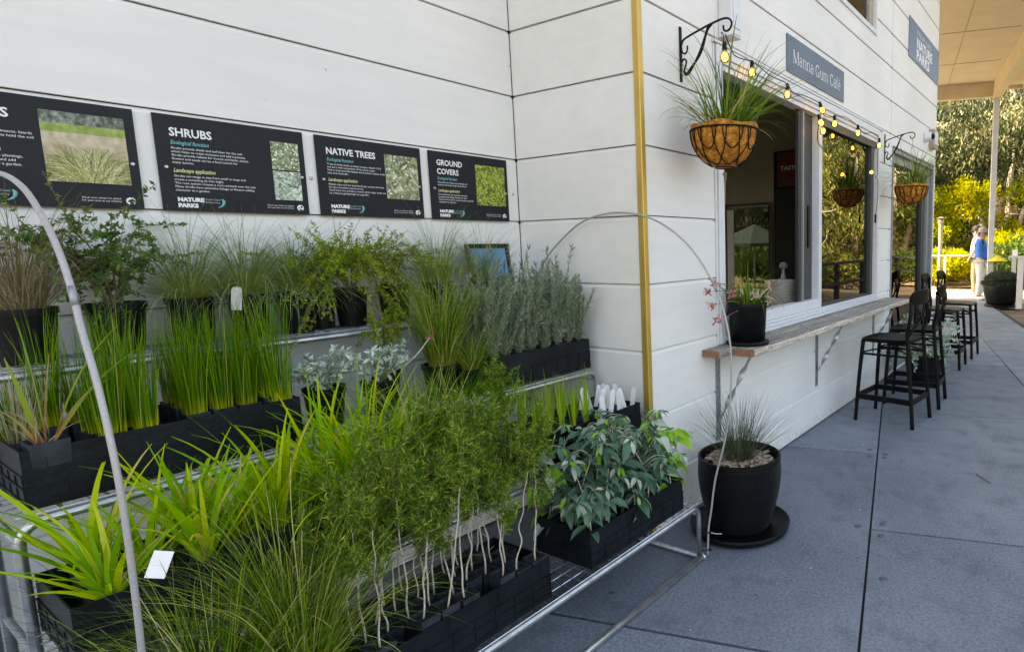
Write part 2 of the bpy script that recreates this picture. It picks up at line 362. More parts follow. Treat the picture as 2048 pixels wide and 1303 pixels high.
def wavy(name, x0, x1, y0, y1, n, mtl, h=.05, z=0, R=None):
    xs = np.linspace(x0, x1, n); ys = np.linspace(y0, y1, n); X, Y = np.meshgrid(xs, ys, indexing='ij')
    Zz = z + h*(np.sin(X*1.7+Y*.6)*np.cos(Y*1.3-X*.4) + .6*RNG.normal(size=X.shape)*.4)
    V = np.stack([X, Y, Zz], 2).reshape(-1, 3)
    if R is not None: V = V @ R.T
    F = [(i*n+j, (i+1)*n+j, (i+1)*n+j+1, i*n+j+1) for i in range(n-1) for j in range(n-1)]
    b = MB(); b.add(V, F); return b.build(name, mtl, smooth=True)
tag(wavy('garden_bed', -14, 16, 17.25, 24, 60, M_['mulch'], .05, .03, RND), kind='structure')
tag(wavy('terrain', 3.35, 30, -12, 60, 60, M_['ground'], .08, -.25, RND), kind='structure')
tag(wavy('hillside', -40, 40, 24, 70, 60, M_['ground'], .4, .1, RND), kind='structure')
# ---- cladding
def cells(a0, a1, z0, z1, ops):
    A = sorted({a0, a1} | {min(max(v, a0), a1) for o in ops for v in o[:2]}); Z = sorted({z0, z1} | {min(max(v, z0), z1) for o in ops for v in o[2:]})
    for i in range(len(A)-1):
        # merge runs of z
        zs = None
        for j in range(len(Z)-1):
            am, zm = (A[i]+A[i+1])/2, (Z[j]+Z[j+1])/2
            inside = any(o[0] < am < o[1] and o[2] < zm < o[3] for o in ops)
            if not inside:
                if zs is None: zs = Z[j]
                ze = Z[j+1]
            if (inside or j == len(Z)-2) and zs is not None:
                yield A[i], A[i+1], zs, ze; zs = None
def cladding(name, parent, org, h, nrm, a0, a1, ztop, ops=(), joints=()):
    """horizontal boards with a bevelled top edge and a dark gap; h = along the wall, nrm = outwards"""
    org, h, nrm = map(np.array, (org, h, nrm)); b = MB()
    pt = lambda a, d, z: org + h*a + nrm*d + np.array([0, 0, z])
    fl = np.dot(np.cross(h, [0, 0, 1.]), nrm) > 0
    def prism(a, c, prof):
        V = [pt(a, d, z) for d, z in prof] + [pt(c, d, z) for d, z in prof]; k = len(prof)
        F = [tuple(range(k)), tuple(range(2*k-1, k-1, -1))] + [(i, k+i, k+(i+1) % k, (i+1) % k) for i in range(k)]
        b.add(V, F, 0, random.random())
    for c in cells(a0, a1, -.02, ztop, ops): # backing sheet
        V = [pt(a, d, z) for z in (c[2], c[3]) for a, d in ((c[0], -.10), (c[1], -.10), (c[1], -.016), (c[0], -.016))]
        b.add(V, [(3, 2, 1, 0), (4, 5, 6, 7), (0, 1, 5, 4), (1, 2, 6, 5), (2, 3, 7, 6), (3, 0, 4, 7)], 1)
    k = -3
    while gz(k) < ztop:
        zb, zt = max(gz(k), .012), min(gz(k+1), ztop)
        js = [a0] + [j for j in joints if a0 < j < a1] + [a1]
        for q in range(len(js)-1):
            L, R = js[q] + (.005 if q else 0), js[q+1] - (.005 if q < len(js)-2 else 0)
            for c in cells(L, R, zb, zt, ops):
                top = abs(c[3]-zt) < 1e-6; z1 = c[3] - (.0032 if top else 0)
                prof = [(-.0155, c[2]), (0, c[2]), (0, z1-.017), (-.011, z1-.001), (-.0155, z1)] if top else [(-.0155, c[2]), (0, c[2]), (0, z1), (-.0155, z1)]
                prism(c[0], c[1], prof)
        k += 1
    o = b.build(name, [M_['wall'], M_['gap']], parent); return o
BLD = thing('cafe_building', 'white weatherboard cafe building with servery windows along its long side wall', 'building', (0, 0, 0))
HT = 7.0
OPW = (.656, 3.70, .885, 2.53); OPD = (4.19, 6.15, .04, 2.43); OPU = (1.45, 3.57, 3.37, 4.7)
cladding('side_wall', BLD, (0, 0, 0), (0, 1, 0), (1, 0, 0), .0165, YE, HT, [OPW, OPD, OPU], [4.128])
cladding('return_wall', BLD, (0, 0, 0), (1, 0, 0), (0, -1, 0), XL, -.018, HT)
cladding('front_wall', BLD, (XL, 0, 0), (0, 1, 0), (1, 0, 0), -8, -.002, HT, (), [-3.2])
b = MB(); b.box((-1.3, YE-.1, 0), (-.102, YE, HT)); b.box((-1.4, 4.1, 0), (-1.3, YE, HT)); [b.box((-6, c[0], c[2]), (-5.9, c[1], c[3])) for c in cells(-8, 4.1, -.02, HT, [(.5, 3.6, .6, 2.6)])]; b.box((-5.9, -8, -.02), (-.95, -7.9, HT)); b.build('rear_wall', M_['wall'], BLD)  # opening in the back wall is added, unseen, to let daylight reach the room
b = MB(); b.box((-6.2, -8.2, HT), (.25, 4.1, HT+.2)); b.box((-1.6, 4.1, HT), (.25, YE+.2, HT+.2)); b.box((-9, 4.1, HT), (-1.6, 8, HT+.2)); b.build('roof', M_['alu_grey'], BLD)  # last slab is an unseen extension added to keep sun off the paving
b = MB() # gold corner angle
b.box((-.027, -.010, .02), (0.008, .0165, HT-.01)); b.box((-.006, -.0118, .022), (.010, .0195, HT-.012))
b.build('corner_trim', M_['gold'], BLD, bevel=.003)
b = MB(); b.box((XL-.01, -.004, 0), (XL+.0022, -.0005, HT-.02)); b.build('corner_gap_strip', M_['gap'], BLD)
# joint cover
b = MB(); b.box((-.0145, 4.1235, .02), (-.004, 4.1325, HT-.1)); b.build('joint_strip', M_['gap'], BLD)
# interior room shell
b = MB(); b.box((-3.3, .10, 2.85), (-.10, 4.0, 2.9), 1); b.box((-3.3, .10, 0.005), (-.10, 4.0, .02), 2)
[b.box((-3.35, c[0], c[2]), (-3.3, c[1], c[3]), 0) for c in cells(.05, 4.1, 0, 2.9, [(1.2, 3.2, .9, 2.3)])]; b.box((-3.3, .05, 0), (-.10, .10, 2.9), 0)  # unseen opening added in this wall to brighten the interior
for c in cells(-3.3, -.102, 0, 2.9, [(-1.93, -1.30, .79, 1.93)]): b.box((c[0], 4.0, c[2]), (c[1], 4.1, c[3]), 0)
b.build('room', [M_['interior'], M_['ceil'], M_['darkfloor']], BLD)
b = MB(); b.box((-1.295, 4.12, 2.75), (-.10, 6.18, 2.8), 1); b.box((-1.295, 4.12, .005), (-.10, 6.18, .02), 1); b.box((-1.29, 4.12, 0), (-1.27, 6.18, 2.8)); b.box((-1.295, 4.102, 0), (-.102, 4.12, 2.8)); b.build('back_room', [M_['alu_dark'], M_['darkfloor']], BLD)
def frame(b, y0, y1, z0, z1, w, x0, x1, m=0):
    b.box((x0, y0, z0), (x1, y0+w, z1), m); b.box((x0, y1-w, z0), (x1, y1, z1), m)
    b.box((x0, y0+w, z0), (x1, y1-w, z0+w), m); b.box((x0, y0+w, z1-w), (x1, y1-w, z1), m)
# servery window
WIN = MB(); y0, y1, z0, z1 = OPW
WIN.box((-.09, y0, z0), (.018, y0+.06, z1)); WIN.box((-.09, y1-.045, z0), (.018, y1, z1))
WIN.box((-.09, y0+.06, z1-.055), (.020, y1-.045, z1)); WIN.box((-.085, y0+.06, z1-.085), (.010, y1-.045, z1-.057)); WIN.box((-.085, y0+.06, z1-.118), (0.0, y1-.045, z1-.087))
WIN.box((-.09, y0+.06, z0), (.030, y1-.045, z0+.022)); WIN.box((-.085, y0+.06, z0+.024), (.020, y1-.045, z0+.042)); WIN.box((-.08, y0+.06, z0+.044), (.008, y1-.045, z0+.062))
WIN.box((-.08, y0+.06, z0+.064), (-.002, 2.17, z0+.135)); WIN.box((-.07, 2.165, z0+.064), (.004, 2.225, z1-.12))
WIN.box((.001, y0-.03, z1+.004), (.022, y1+.10, z1+.020)); WIN.box((.001, y0-.02, z0), (.010, y0-.004, z1))
win = WIN.build('window', M_['alu'], BLD, bevel=.002); win['label'] = 'wide white-framed servery window, its left half open'
b = MB(); b.box((-.075, 2.227, z1-.175), (-.004, y1-.047, z1-.122)); b.box((-.07, 2.227, z0+.064), (-.01, 2.245, z1-.18)); b.box((-.07, 3.50, z0+.064), (-.006, 3.545, z1-.18)); b.box((-.07, 3.55, z0+.064), (-.012, 3.60, z1-.18)); b.box((-.07, 2.247, z0+.064), (-.012, 3.498, z0+.082))
b.build('dark_sash', M_['alu_dark'], win)
b = MB(); b.box((-.060, 1.86, z0+.137), (-.035, 1.90, z1-.12)); b.box((-.075, 1.935, z0+.137), (-.055, 2.163, z1-.12)); b.build('sliding_sash', M_['alu_dark'], win)
b = MB(); b.box((-.034, 1.905, z0+.137), (-.020, 1.93, z1-.12)); b.build('sash_edge', M_['alu_grey'], win)
b = MB(); b.box((-.030, 2.0, 1.42), (-.016, 2.035, 1.74)); b.build('handle', M_['black'], win, bevel=.005)
b = MB(); b.box((-.042, 2.246, z0+.083), (-.037, 3.499, z1-.18)); b.build('pane', M_['glass'], win)
# big glazed door-window
y0, y1, z0, z1 = OPD; b = MB()
b.box((-.12, y0, z0), (.012, y0+.03, z1)); b.box((-.12, y1-.20, z0), (-.02, y1, z1-.001)); b.box((-.018, y1-.06, z0), (.016, y1, z1)); b.box((-.118, y0+.03, z1-.13), (-.03, y1-.20, z1)); b.box((-.028, y0+.03, z1-.04), (.012, y1-.06, z1)); b.box((-.12, y0+.03, z0), (.0, y1-.2, z0+.08)); b.box((.001, y0, z1+.004), (.02, y1+.03, z1+.022))
dw = b.build('tall_window', M_['alu_grey'], BLD, bevel=.002); dw['label'] = 'tall grey-framed window behind the far stools'
b = MB(); b.box((-.10, y1-.36, z0+.08), (-.05, y1-.201, z1-.131)); b.build('inner_frame', M_['alu_dark'], dw)
b = MB(); b.box((-.088, y0+.031, z0+.081), (-.083, y1-.361, z1-.132)); b.build('pane', M_['glass'], dw)
# upper window
y0, y1, z0, z1 = OPU; b = MB(); frame(b, y0, y1, z0, z1, .04, -.09, .012)
uw = b.build('upper_window', M_['alu'], BLD, bevel=.002)
b = MB(); b.box((-.085, y1-.16, z0+.041), (-.02, y1-.041, z1-.041)); b.build('jamb', M_['bronze'], uw)
b = MB(); b.box((-.08, y0+.041, z0+.041), (-.06, y1-.161, z1-.041)); b.build('blind', M_['alu_dark'], uw)
b = MB(); b.box((-.05, y0+.041, z0+.041), (-.045, y1-.161, z1-.041)); b.build('pane', M_['glass'], uw)
# inner rear window
b = MB(); 
def yframe(b, x0, x1, z0, z1, w, ya, yb, m=0):
    b.box((x0, ya, z0), (x0+w, yb, z1), m); b.box((x1-w, ya, z0), (x1, yb, z1), m); b.box((x0+w, ya, z0), (x1-w, yb, z0+w), m); b.box((x0+w, ya, z1-w), (x1-w, yb, z1), m)
yframe(b, -1.93, -1.30, .79, 1.93, .035, 3.99, 4.09); rw = b.build('rear_window', M_['alu_dark'], BLD)
b = MB(); b.box((-1.885, 3.97, .83), (-1.80, 3.985, 1.86)); b.build('roller_edge', M_['alu'], rw)
b = MB(); b.box((-1.894, 4.04, .826), (-1.336, 4.045, 1.894)); b.build('pane', M_['glass2'], rw)
# ---- verandah
VER = thing('verandah', 'cream-lined verandah roof with beams on a pale post at the far end of the wall', 'verandah')
zb = 4.74
b = MB(); b.box((-7, 6.25, zb+.36), (3.9, 13.5, zb+.46), R=RND); b.build('roof', M_['soffit'], VER)  # unseen left end lengthened so the far paving stays in shade
b = MB()
for n in (-5.0, -2.6, -.2, 2.2): b.box((n-.006, 6.3, zb+.354), (n+.006, 13.0, zb+.362), R=RND)
for d in (7.2, 9.2, 11.2): b.box((-6.9, d-.006, zb+.353), (3.1, d+.006, zb+.361), R=RND)
b.build('lining_joint', M_['bronze'], VER)
b = MB(); b.box((3.19, 6.3, zb), (3.38, 13.15, zb+.358), R=RND); b.build('side_beam', M_['fascia'], VER, bevel=.006)
b = MB(); b.box((-7, 12.98, zb+.03), (3.189, 13.13, zb+.357), R=RND); b.build('end_beam', M_['fascia'], VER, bevel=.006)
b = MB(); b.box((-7.1, 13.5, zb+.28), (4.0, 13.56, zb+.5), R=RND); b.box((3.9, 6.2, zb+.28), (3.96, 13.5, zb+.5), R=RND); b.build('gutter', M_['fascia'], VER)
b = MB(); b.box((3.225, 13.0, 0), (3.345, 13.12, zb), R=RND); b.build('post', M_['postpaint'], VER, bevel=.006)
b = MB(); b.box((3.19, 12.965, 0), (3.38, 13.155, .02), R=RND); b.build('post_base', M_['galv2'], VER)
# ---- balustrade on the open side (seen in the windows)
BAL = thing('balustrade', 'dark timber balustrade with rails, reflected in the servery window glass', 'balustrade')
for d in np.arange(1.5, 17, 1.75):
    b = MB(); b.box((2.72, d, 0), (2.82, d+.1, 1.0)); b.build('post', M_['darktimber'], BAL)
for z, h in ((1.0, .05), (.82, .02), (.55, .05), (.2, .03)):
    b = MB(); b.box((2.69 if h == .05 else 2.75, 1.4, z), (2.85 if h == .05 else 2.79, 17, z+h)); b.build('rail', M_['darktimber'], BAL)
# white railing at the far right
RL = thing('white_railing', 'white railing and square post beside the big dark tub, far right', 'railing')
b = MB(); b.box((.56, 12.0, 0), (.68, 12.12, 1.09)); b.build('post', M_['postpaint'], RL, bevel=.004)
b = MB(); b.box((.38, 11.98, 1.09), (1.5, 12.14, 1.13)); b.build('cap_rail', M_['postpaint'], RL)
b = MB(); b.box((.60, 12.03, .12), (1.5, 12.09, .20)); b.build('bottom_rail', M_['postpaint'], RL)
b = MB()
for x in np.arange(.8, 1.45, .13): b.box((x, 12.045, .2), (x+.03, 12.075, 1.09))
b.build('balusters', M_['postpaint'], RL)
b = MB(); b.box((.36, 12.9, 0), (.45, 12.99, 1.06)); b.build('post', M_['postpaint'], RL)
FR = thing('thin_rail', 'thin pale handrail with slim posts in front of the sunlit yellow bushes', 'railing')
b = MB(); b.tube([(-3.6, 14.3, 1.085), (-.2, 14.3, 1.085)], .022, 8); b.build('rail', M_['postpaint'], FR)
for x in (-3.3, -1.38, -.25):
    b = MB(); b.box((x, 14.28, -.008), (x+.06, 14.32, 1.07)); b.build('post', M_['postpaint'], FR)
b = MB(); b.lathe([(.0, 0), (.055, 0), (.055, 1.98), (.085, 2.0), (.085, 2.06), (0, 2.07)], 14)
lp = thing('path_lamp', 'slim brown lamp post behind the thin handrail', 'lamp post', (-1.62, 15.0, -.01)); b.build('pole', M_['bronze'], lp)
b = MB(); b.lathe([(0, 2.07), (.10, 2.07), (.12, 2.10), (.02, 2.14), (0, 2.14)], 14); b.build('cap', M_['barkdark'], lp)
# BEGIN_REST
# ================================================================== TREES AND BACKGROUND
LEAF4 = ([(0, 0, 0), (.45, .5, .06), (1, 0, 0), (.45, -.5, .06)], [(0, 1, 2, 3)])
LEAF6 = ([(0, 0, 0), (.3, .42, .10), (.3, 0, 0), (.3, -.42, .10), (.7, .36, .02), (.7, 0, -.04), (.7, -.36, .02), (1, 0, -.18)],
         [(0, 2, 1, 1), (0, 3, 2, 2)])
def tree(name, label, x, y, h, r, kind='euc', nl=14000, rt=.16, group=None, lean=(0, 0), cl=46, cz=.35, leaf=.2, lm=None, bm=None, squash=.75, vis_trunks=1, droop=1.0, z=0):
    t = thing(name, label, 'tree', (x, y, z), group=group)
    tb = MB(); C = []
    for k in range(vis_trunks):
        a = U(0, 2*PI); sx, sy = lean[0]+.22*math.cos(a)*(k > 0), lean[1]+.22*math.sin(a)*(k > 0)
        base = np.array([.25*k*math.cos(a), .25*k*math.sin(a), -.3])
        hh = h*U(.62, .78); P = [base]
        for i in range(1, 9): P.append(base + np.array([sx*hh*(i/8)**1.2 + U(-.05, .05)*h*.2, sy*hh*(i/8)**1.2 + U(-.05, .05)*h*.2, hh*i/8]))
        P = smooth_path(P, 24); tb.tube(P, np.linspace(rt, rt*.32, 24)*(1 if k == 0 else .7), 9)
        for j in range(cl//vis_trunks//3):
            s = int(U(24*cz*.7, 23)); p0 = P[s]; aa = U(0, 2*PI); L = r*U(.5, 1.05)*(1.15 - .5*abs(s/24-.6))
            e = p0 + np.array([math.cos(aa)*L, math.sin(aa)*L, L*U(.05, .8)*squash])
            mid = (p0+e)/2 + np.array([U(-.1, .1)*L, U(-.1, .1)*L, U(-.2, .12)*L])
            q = smooth_path([p0, mid, e], 10); tb.tube(q, np.linspace(rt*.30*(1-s/40), rt*.04, 10), 6)
            C.append(e); C.append(q[7])
            for w_ in range(2):
                i0 = int(U(4, 8)); e2 = q[i0] + RNG.normal(size=3)*L*.28 + np.array([0, 0, .12*L]); tb.tube([q[i0], (q[i0]+e2)/2+RNG.normal(size=3)*.05*L, e2], [rt*.09, rt*.06, rt*.025], 5); C.append(e2)
    tb.build('trunk', bm or M_['bark'], t, smooth=True)
    C = np.array(C); k = len(C)
    w_ = U(.3, 1.0, k); idx = RNG.choice(k, nl, p=w_/w_.sum()); rad = (r*U(.12, .30, k))[idx]
    ctone = U(0, .55, k)[idx]
    D = RNG.normal(size=(nl, 3)); D /= np.linalg.norm(D, axis=1)[:, None]; D *= (U(0, 1, nl)**.5)[:, None]
    Pp = C[idx] + D*rad[:, None]*np.array([1, 1, squash]) - np.array([0, 0, 1])*(rad*.25*droop*U(0, 1, nl))[:, None]
    if kind == 'euc': L = np.stack([RNG.normal(size=nl)*.45, RNG.normal(size=nl)*.45, -U(.4, 1.2, nl)], 1)
    else: L = RNG.normal(size=(nl, 3)) + np.array([0, 0, .3])
    sc = leaf*U(.6, 1.3, nl)
    cb = MB(); cb.inst(*LEAF4, Pp, L, RNG.normal(size=(nl, 3)), sc, t=np.clip(ctone + U(0, .5, nl), 0, 1), wid=sc*(.30 if kind == 'euc' else .55))
    cb.build('crown', lm or M_['eucleaf'], t); return t
def bush(name, label, x, y, h, r, nl, lm, leaf=.08, group=None, z=0, cat='shrub', wr=.5):
    t = thing(name, label, cat, (x, y, z), group=group); sb = MB(); lb = MB(); C = []
    for k in range(16):
        a = U(0, 2*PI); rr = r*U(.2, 1)**.7; e = np.array([rr*math.cos(a), rr*math.sin(a), h*U(.45, .95)*(1.1-.45*(rr/r)**2)])
        q = smooth_path([(0.1*math.cos(a)*r, .1*math.sin(a)*r, -.05), e*[.5, .5, .6], e], 8); sb.tube(q, np.linspace(.02, .005, 8)*max(h, .5), 5); C += [e, q[5], q[6]]
    sb.build('stems', M_['twig'], t)
    C = np.array(C); k = len(C); idx = RNG.integers(0, k, nl); tone = U(0, .5, k)[idx]
    D = RNG.normal(size=(nl, 3)); D /= np.linalg.norm(D, axis=1)[:, None]; D *= (U(0, 1, nl)**.45)[:, None]
    Pp = C[idx] + D*np.array([r*.33, r*.33, h*.22]); Pp[:, 2] = np.maximum(Pp[:, 2], .01)
    sc = leaf*U(.6, 1.4, nl)
    lb.inst(*LEAF4, Pp, D + RNG.normal(size=(nl, 3))*.7 + np.array([0, 0, .5]), RNG.normal(size=(nl, 3)), sc, t=np.clip(tone + U(0, .5, nl), 0, 1), wid=sc*wr)
    lb.build('foliage', lm, t); return t
GT = 'gum trees beyond the patio'
tree('eucalyptus_tree', 'tall drooping gum tree right of the pale verandah post, dark green crown', -1.0, 24, 9.5, 3.8, nl=24000, rt=.17, group=GT, vis_trunks=4, cl=70, cz=.62, lean=(.05, 0), leaf=.22, bm=M_['whitestem'])
tree('eucalyptus_tree', 'drooping gum tree behind the verandah between wall end and post', -5.2, 23, 9.0, 3.6, nl=26000, rt=.2, group=GT, cl=66, cz=.3, leaf=.2)
tree('eucalyptus_tree', 'gum tree with twin pale trunks rising behind the two people', -1.9, 30, 12, 4.6, nl=24000, rt=.26, group=GT, vis_trunks=2, cl=60, leaf=.26)
tree('eucalyptus_tree', 'tall gum tree farthest back, filling the gap above the yellow bushes', -7.5, 34, 13, 5.5, nl=22000, rt=.26, group=GT, cl=60, leaf=.3, cz=.15)
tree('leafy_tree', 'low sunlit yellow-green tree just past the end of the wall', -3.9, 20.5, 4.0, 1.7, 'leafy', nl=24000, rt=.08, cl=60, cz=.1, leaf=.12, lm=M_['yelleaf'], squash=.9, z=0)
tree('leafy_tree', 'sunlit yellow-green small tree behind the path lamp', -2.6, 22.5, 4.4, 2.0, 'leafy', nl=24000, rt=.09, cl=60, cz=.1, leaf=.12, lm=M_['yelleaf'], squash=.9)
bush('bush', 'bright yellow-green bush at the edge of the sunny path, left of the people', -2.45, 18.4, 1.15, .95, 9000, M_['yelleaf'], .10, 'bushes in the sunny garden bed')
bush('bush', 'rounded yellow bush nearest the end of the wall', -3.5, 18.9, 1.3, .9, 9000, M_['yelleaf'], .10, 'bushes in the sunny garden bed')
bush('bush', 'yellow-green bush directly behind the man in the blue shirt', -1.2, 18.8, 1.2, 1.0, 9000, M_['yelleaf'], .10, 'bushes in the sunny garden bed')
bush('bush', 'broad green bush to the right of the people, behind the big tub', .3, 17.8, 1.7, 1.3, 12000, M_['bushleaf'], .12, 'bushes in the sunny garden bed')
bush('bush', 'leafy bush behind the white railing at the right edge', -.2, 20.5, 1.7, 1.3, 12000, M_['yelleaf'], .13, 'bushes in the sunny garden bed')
# side of the garden that the windows reflect
for i, (x, y, h, r) in enumerate([(6.5, 16.5, 7.5, 3.3), (9.5, 21, 9.5, 4.0), (5.2, 24, 8.5, 3.2), (13, 17, 9, 4), (9, 30, 12, 5), (3.6, 31, 11, 4.4)]):
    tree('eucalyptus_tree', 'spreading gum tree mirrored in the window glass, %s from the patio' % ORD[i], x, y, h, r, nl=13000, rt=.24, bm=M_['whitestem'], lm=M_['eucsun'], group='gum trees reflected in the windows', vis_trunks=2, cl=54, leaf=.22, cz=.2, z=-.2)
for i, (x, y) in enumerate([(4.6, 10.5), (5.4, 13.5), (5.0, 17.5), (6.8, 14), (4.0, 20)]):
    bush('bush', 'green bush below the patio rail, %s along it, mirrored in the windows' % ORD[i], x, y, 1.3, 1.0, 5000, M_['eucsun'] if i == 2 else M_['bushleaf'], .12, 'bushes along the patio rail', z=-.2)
# hedge of far trees so that no bare horizon shows
n_ = 60000; a_ = U(-1.25, 1.15, n_); R_ = U(44, 52, n_)
hb = MB(); Pp = np.stack([R_*np.sin(a_), R_*np.cos(a_)-2, U(0, 1, n_)**.8*U(7, 12.5, n_)], 1)
hb.inst(*LEAF4, Pp, RNG.normal(size=(n_, 3)), RNG.normal(size=(n_, 3)), U(.5, 1.1, n_), t=U(0, .9, n_), wid=U(.3, .6, n_))
tag(hb.build('far_woodland', M_['eucleaf']), 'dense far-off gum woodland closing the view behind the trees', 'woodland', kind='stuff')
# umbrella seen through the inner window
um = thing('market_umbrella', 'grey-green market umbrella seen through the small inner window of the cafe', 'umbrella', (-7.9, 16, 0))
b = MB(); V = [(0, 0, 2.14)] + [(1.5*math.cos(q*PI/4+.4), 1.5*math.sin(q*PI/4+.4), 1.50) for q in range(8)] + [(1.5*math.cos(q*PI/4+.4), 1.5*math.sin(q*PI/4+.4), 1.40) for q in range(8)]
b.add(V, [(0, 1+q, 1+(q+1) % 8) for q in range(8)] + [(1+q, 9+q, 9+(q+1) % 8, 1+(q+1) % 8) for q in range(8)]); b.build('canopy', plain('umbrella_cloth', (.05, .06, .056), .8), um)
b = MB(); b.tube([(0, 0, 0), (0, 0, 2.1)], .03, 8); b.build('pole', M_['alu_grey'], um)
tree('eucalyptus_tree', 'gum tree behind the umbrella, seen through the small inner window', -12.5, 24, 8, 4, nl=12000, group=GT, cz=.15, leaf=.25)
bush('bush', 'green bush beside the umbrella, seen through the small inner window', -8.6, 19, 1.5, 1.6, 6000, M_['bushleaf'], .14, 'bushes in the sunny garden bed')
# ================================================================== SIGNS
def textmesh(s, size=1, shear=0, bold=0, sx=1, align='LEFT', res=2):
    c = bpy.data.curves.new('t', 'FONT'); c.body = s; c.size = size; c.shear = shear; c.offset = bold; c.align_x = align; c.resolution_u = res
    o = bpy.data.objects.new('t', c); me = bpy.data.meshes.new_from_object(o)
    V = np.array([(v.co.x*sx, v.co.y) for v in me.vertices]).reshape(-1, 2); F = [tuple(p.vertices) for p in me.polygons]
    bpy.data.objects.remove(o); bpy.data.meshes.remove(me); return V, F
def puttext(b, s, org, h, up, off, size, m=0, width=None, **k):
    V, F = textmesh(s, size, **k)
    if width is not None and len(V): V = V*[width/max(V[:, 0].max(), 1e-6), 1]
    if not len(V): return
    org, h, up, off = map(np.array, (org, h, up, off)); W = org + V[:, :1]*h + V[:, 1:]*up + off
    b.add(W, F, m)
def photomat(name, cols, scale, kind=0):
    m, n, b = newmat(name); tc = nd(n, 'TexCoord'); v = nd(n, 'TexVoronoi'); v.inputs['Scale'].default_value = scale
    mp = nd(n, 'Mapping'); mp.inputs['Scale'].default_value = (1, 1, .55) if kind == 0 else (1, 2.6, .5); mp.inputs['Rotation'].default_value = (.5, 0, 0)
    n.links.new(tc.outputs['Object'], mp.inputs[0]); n.links.new(mp.outputs[0], v.inputs[0]); f2 = noise(n, scale*.5, 6, rough=.7)
    c = mix(n, .42, ramp(n, v.outputs['Distance'], [(.10, cols[2]), (.42, cols[1]), (.75, cols[0])]), ramp(n, f2, [(.42, cols[0]), (.5, cols[1]), (.57, cols[2])]))
    n.links.new(c, b.inputs['Base Color']); b.inputs['Roughness'].default_value = .4; return m
PH = {'white': photomat('photo_white_flowers', [(.06, .09, .04), (.25, .30, .16), (.75, .75, .62)], 65),
      'silver': photomat('photo_silver_foliage', [(.05, .08, .04), (.30, .38, .30), (.62, .68, .58)], 60),
      'tree': photomat('photo_gum_blossom', [(.05, .07, .04), (.22, .26, .14), (.66, .64, .48)], 50),
      'cover': photomat('photo_ground_cover', [(.03, .05, .01), (.20, .28, .03), (.55, .62, .10)], 75),
      'tuss': photomat('photo_tussock', [(.10, .11, .03), (.34, .32, .12), (.62, .56, .32)], 60, 1),
      'lawn': photomat('photo_lawn', [(.16, .26, .03), (.26, .36, .05), (.38, .44, .10)], 60), 'path': photomat('photo_sandy_path', [(.40, .32, .20), (.55, .45, .30), (.66, .57, .42)], 60),
      'dark': photomat('photo_dark_trees', [(.03, .05, .03), (.10, .13, .08), (.35, .38, .32)], 90)}
def pr(name, stops):
    m, n, b = newmat(name); at = nd(n, 'Attribute'); at.attribute_name = 'tint'; n.links.new(ramp(n, at.outputs['Fac'], stops), b.inputs['Base Color']); b.inputs['Roughness'].default_value = .4; return m
PR = {'white': pr('print_shrub_leaves', [(0, (.05, .10, .02)), (.5, (.22, .30, .10)), (.72, (.38, .42, .22)), (.8, (.85, .84, .72)), (1, (.90, .90, .82))]), 'silver': pr('print_silver_leaves', [(0, (.08, .13, .06)), (.5, (.34, .46, .34)), (1, (.80, .84, .72))]),
      'tree': pr('print_gum_leaves', [(0, (.06, .09, .04)), (.45, (.28, .34, .14)), (.7, (.48, .50, .30)), (.84, (.88, .86, .72)), (1, (.92, .90, .80))]), 'cover': pr('print_cover_leaves', [(0, (.02, .05, .0)), (.4, (.24, .36, .01)), (.9, (.66, .74, .04)), (.95, (.85, .60, .60)), (1, (.85, .62, .62))]), 'tuss': pr('print_grass_blades', [(0, (.07, .08, .02)), (.5, (.42, .42, .10)), (1, (.78, .72, .42))])}
def clip(Pg, x0, x1, y0, y1):
    for ax, lim, sg in ((0, x0, 1), (0, x1, -1), (1, y0, 1), (1, y1, -1)):
        out = []
        for i in range(len(Pg)):
            a, b_ = Pg[i-1], Pg[i]; ia, ib = sg*(a[ax]-lim) >= 0, sg*(b_[ax]-lim) >= 0
            if ia != ib: u = (lim-a[ax])/(b_[ax]-a[ax]); out.append((a[0]+(b_[0]-a[0])*u, a[1]+(b_[1]-a[1])*u))
            if ib: out.append(b_)
        Pg = out
        if len(Pg) < 3: return []
    return Pg
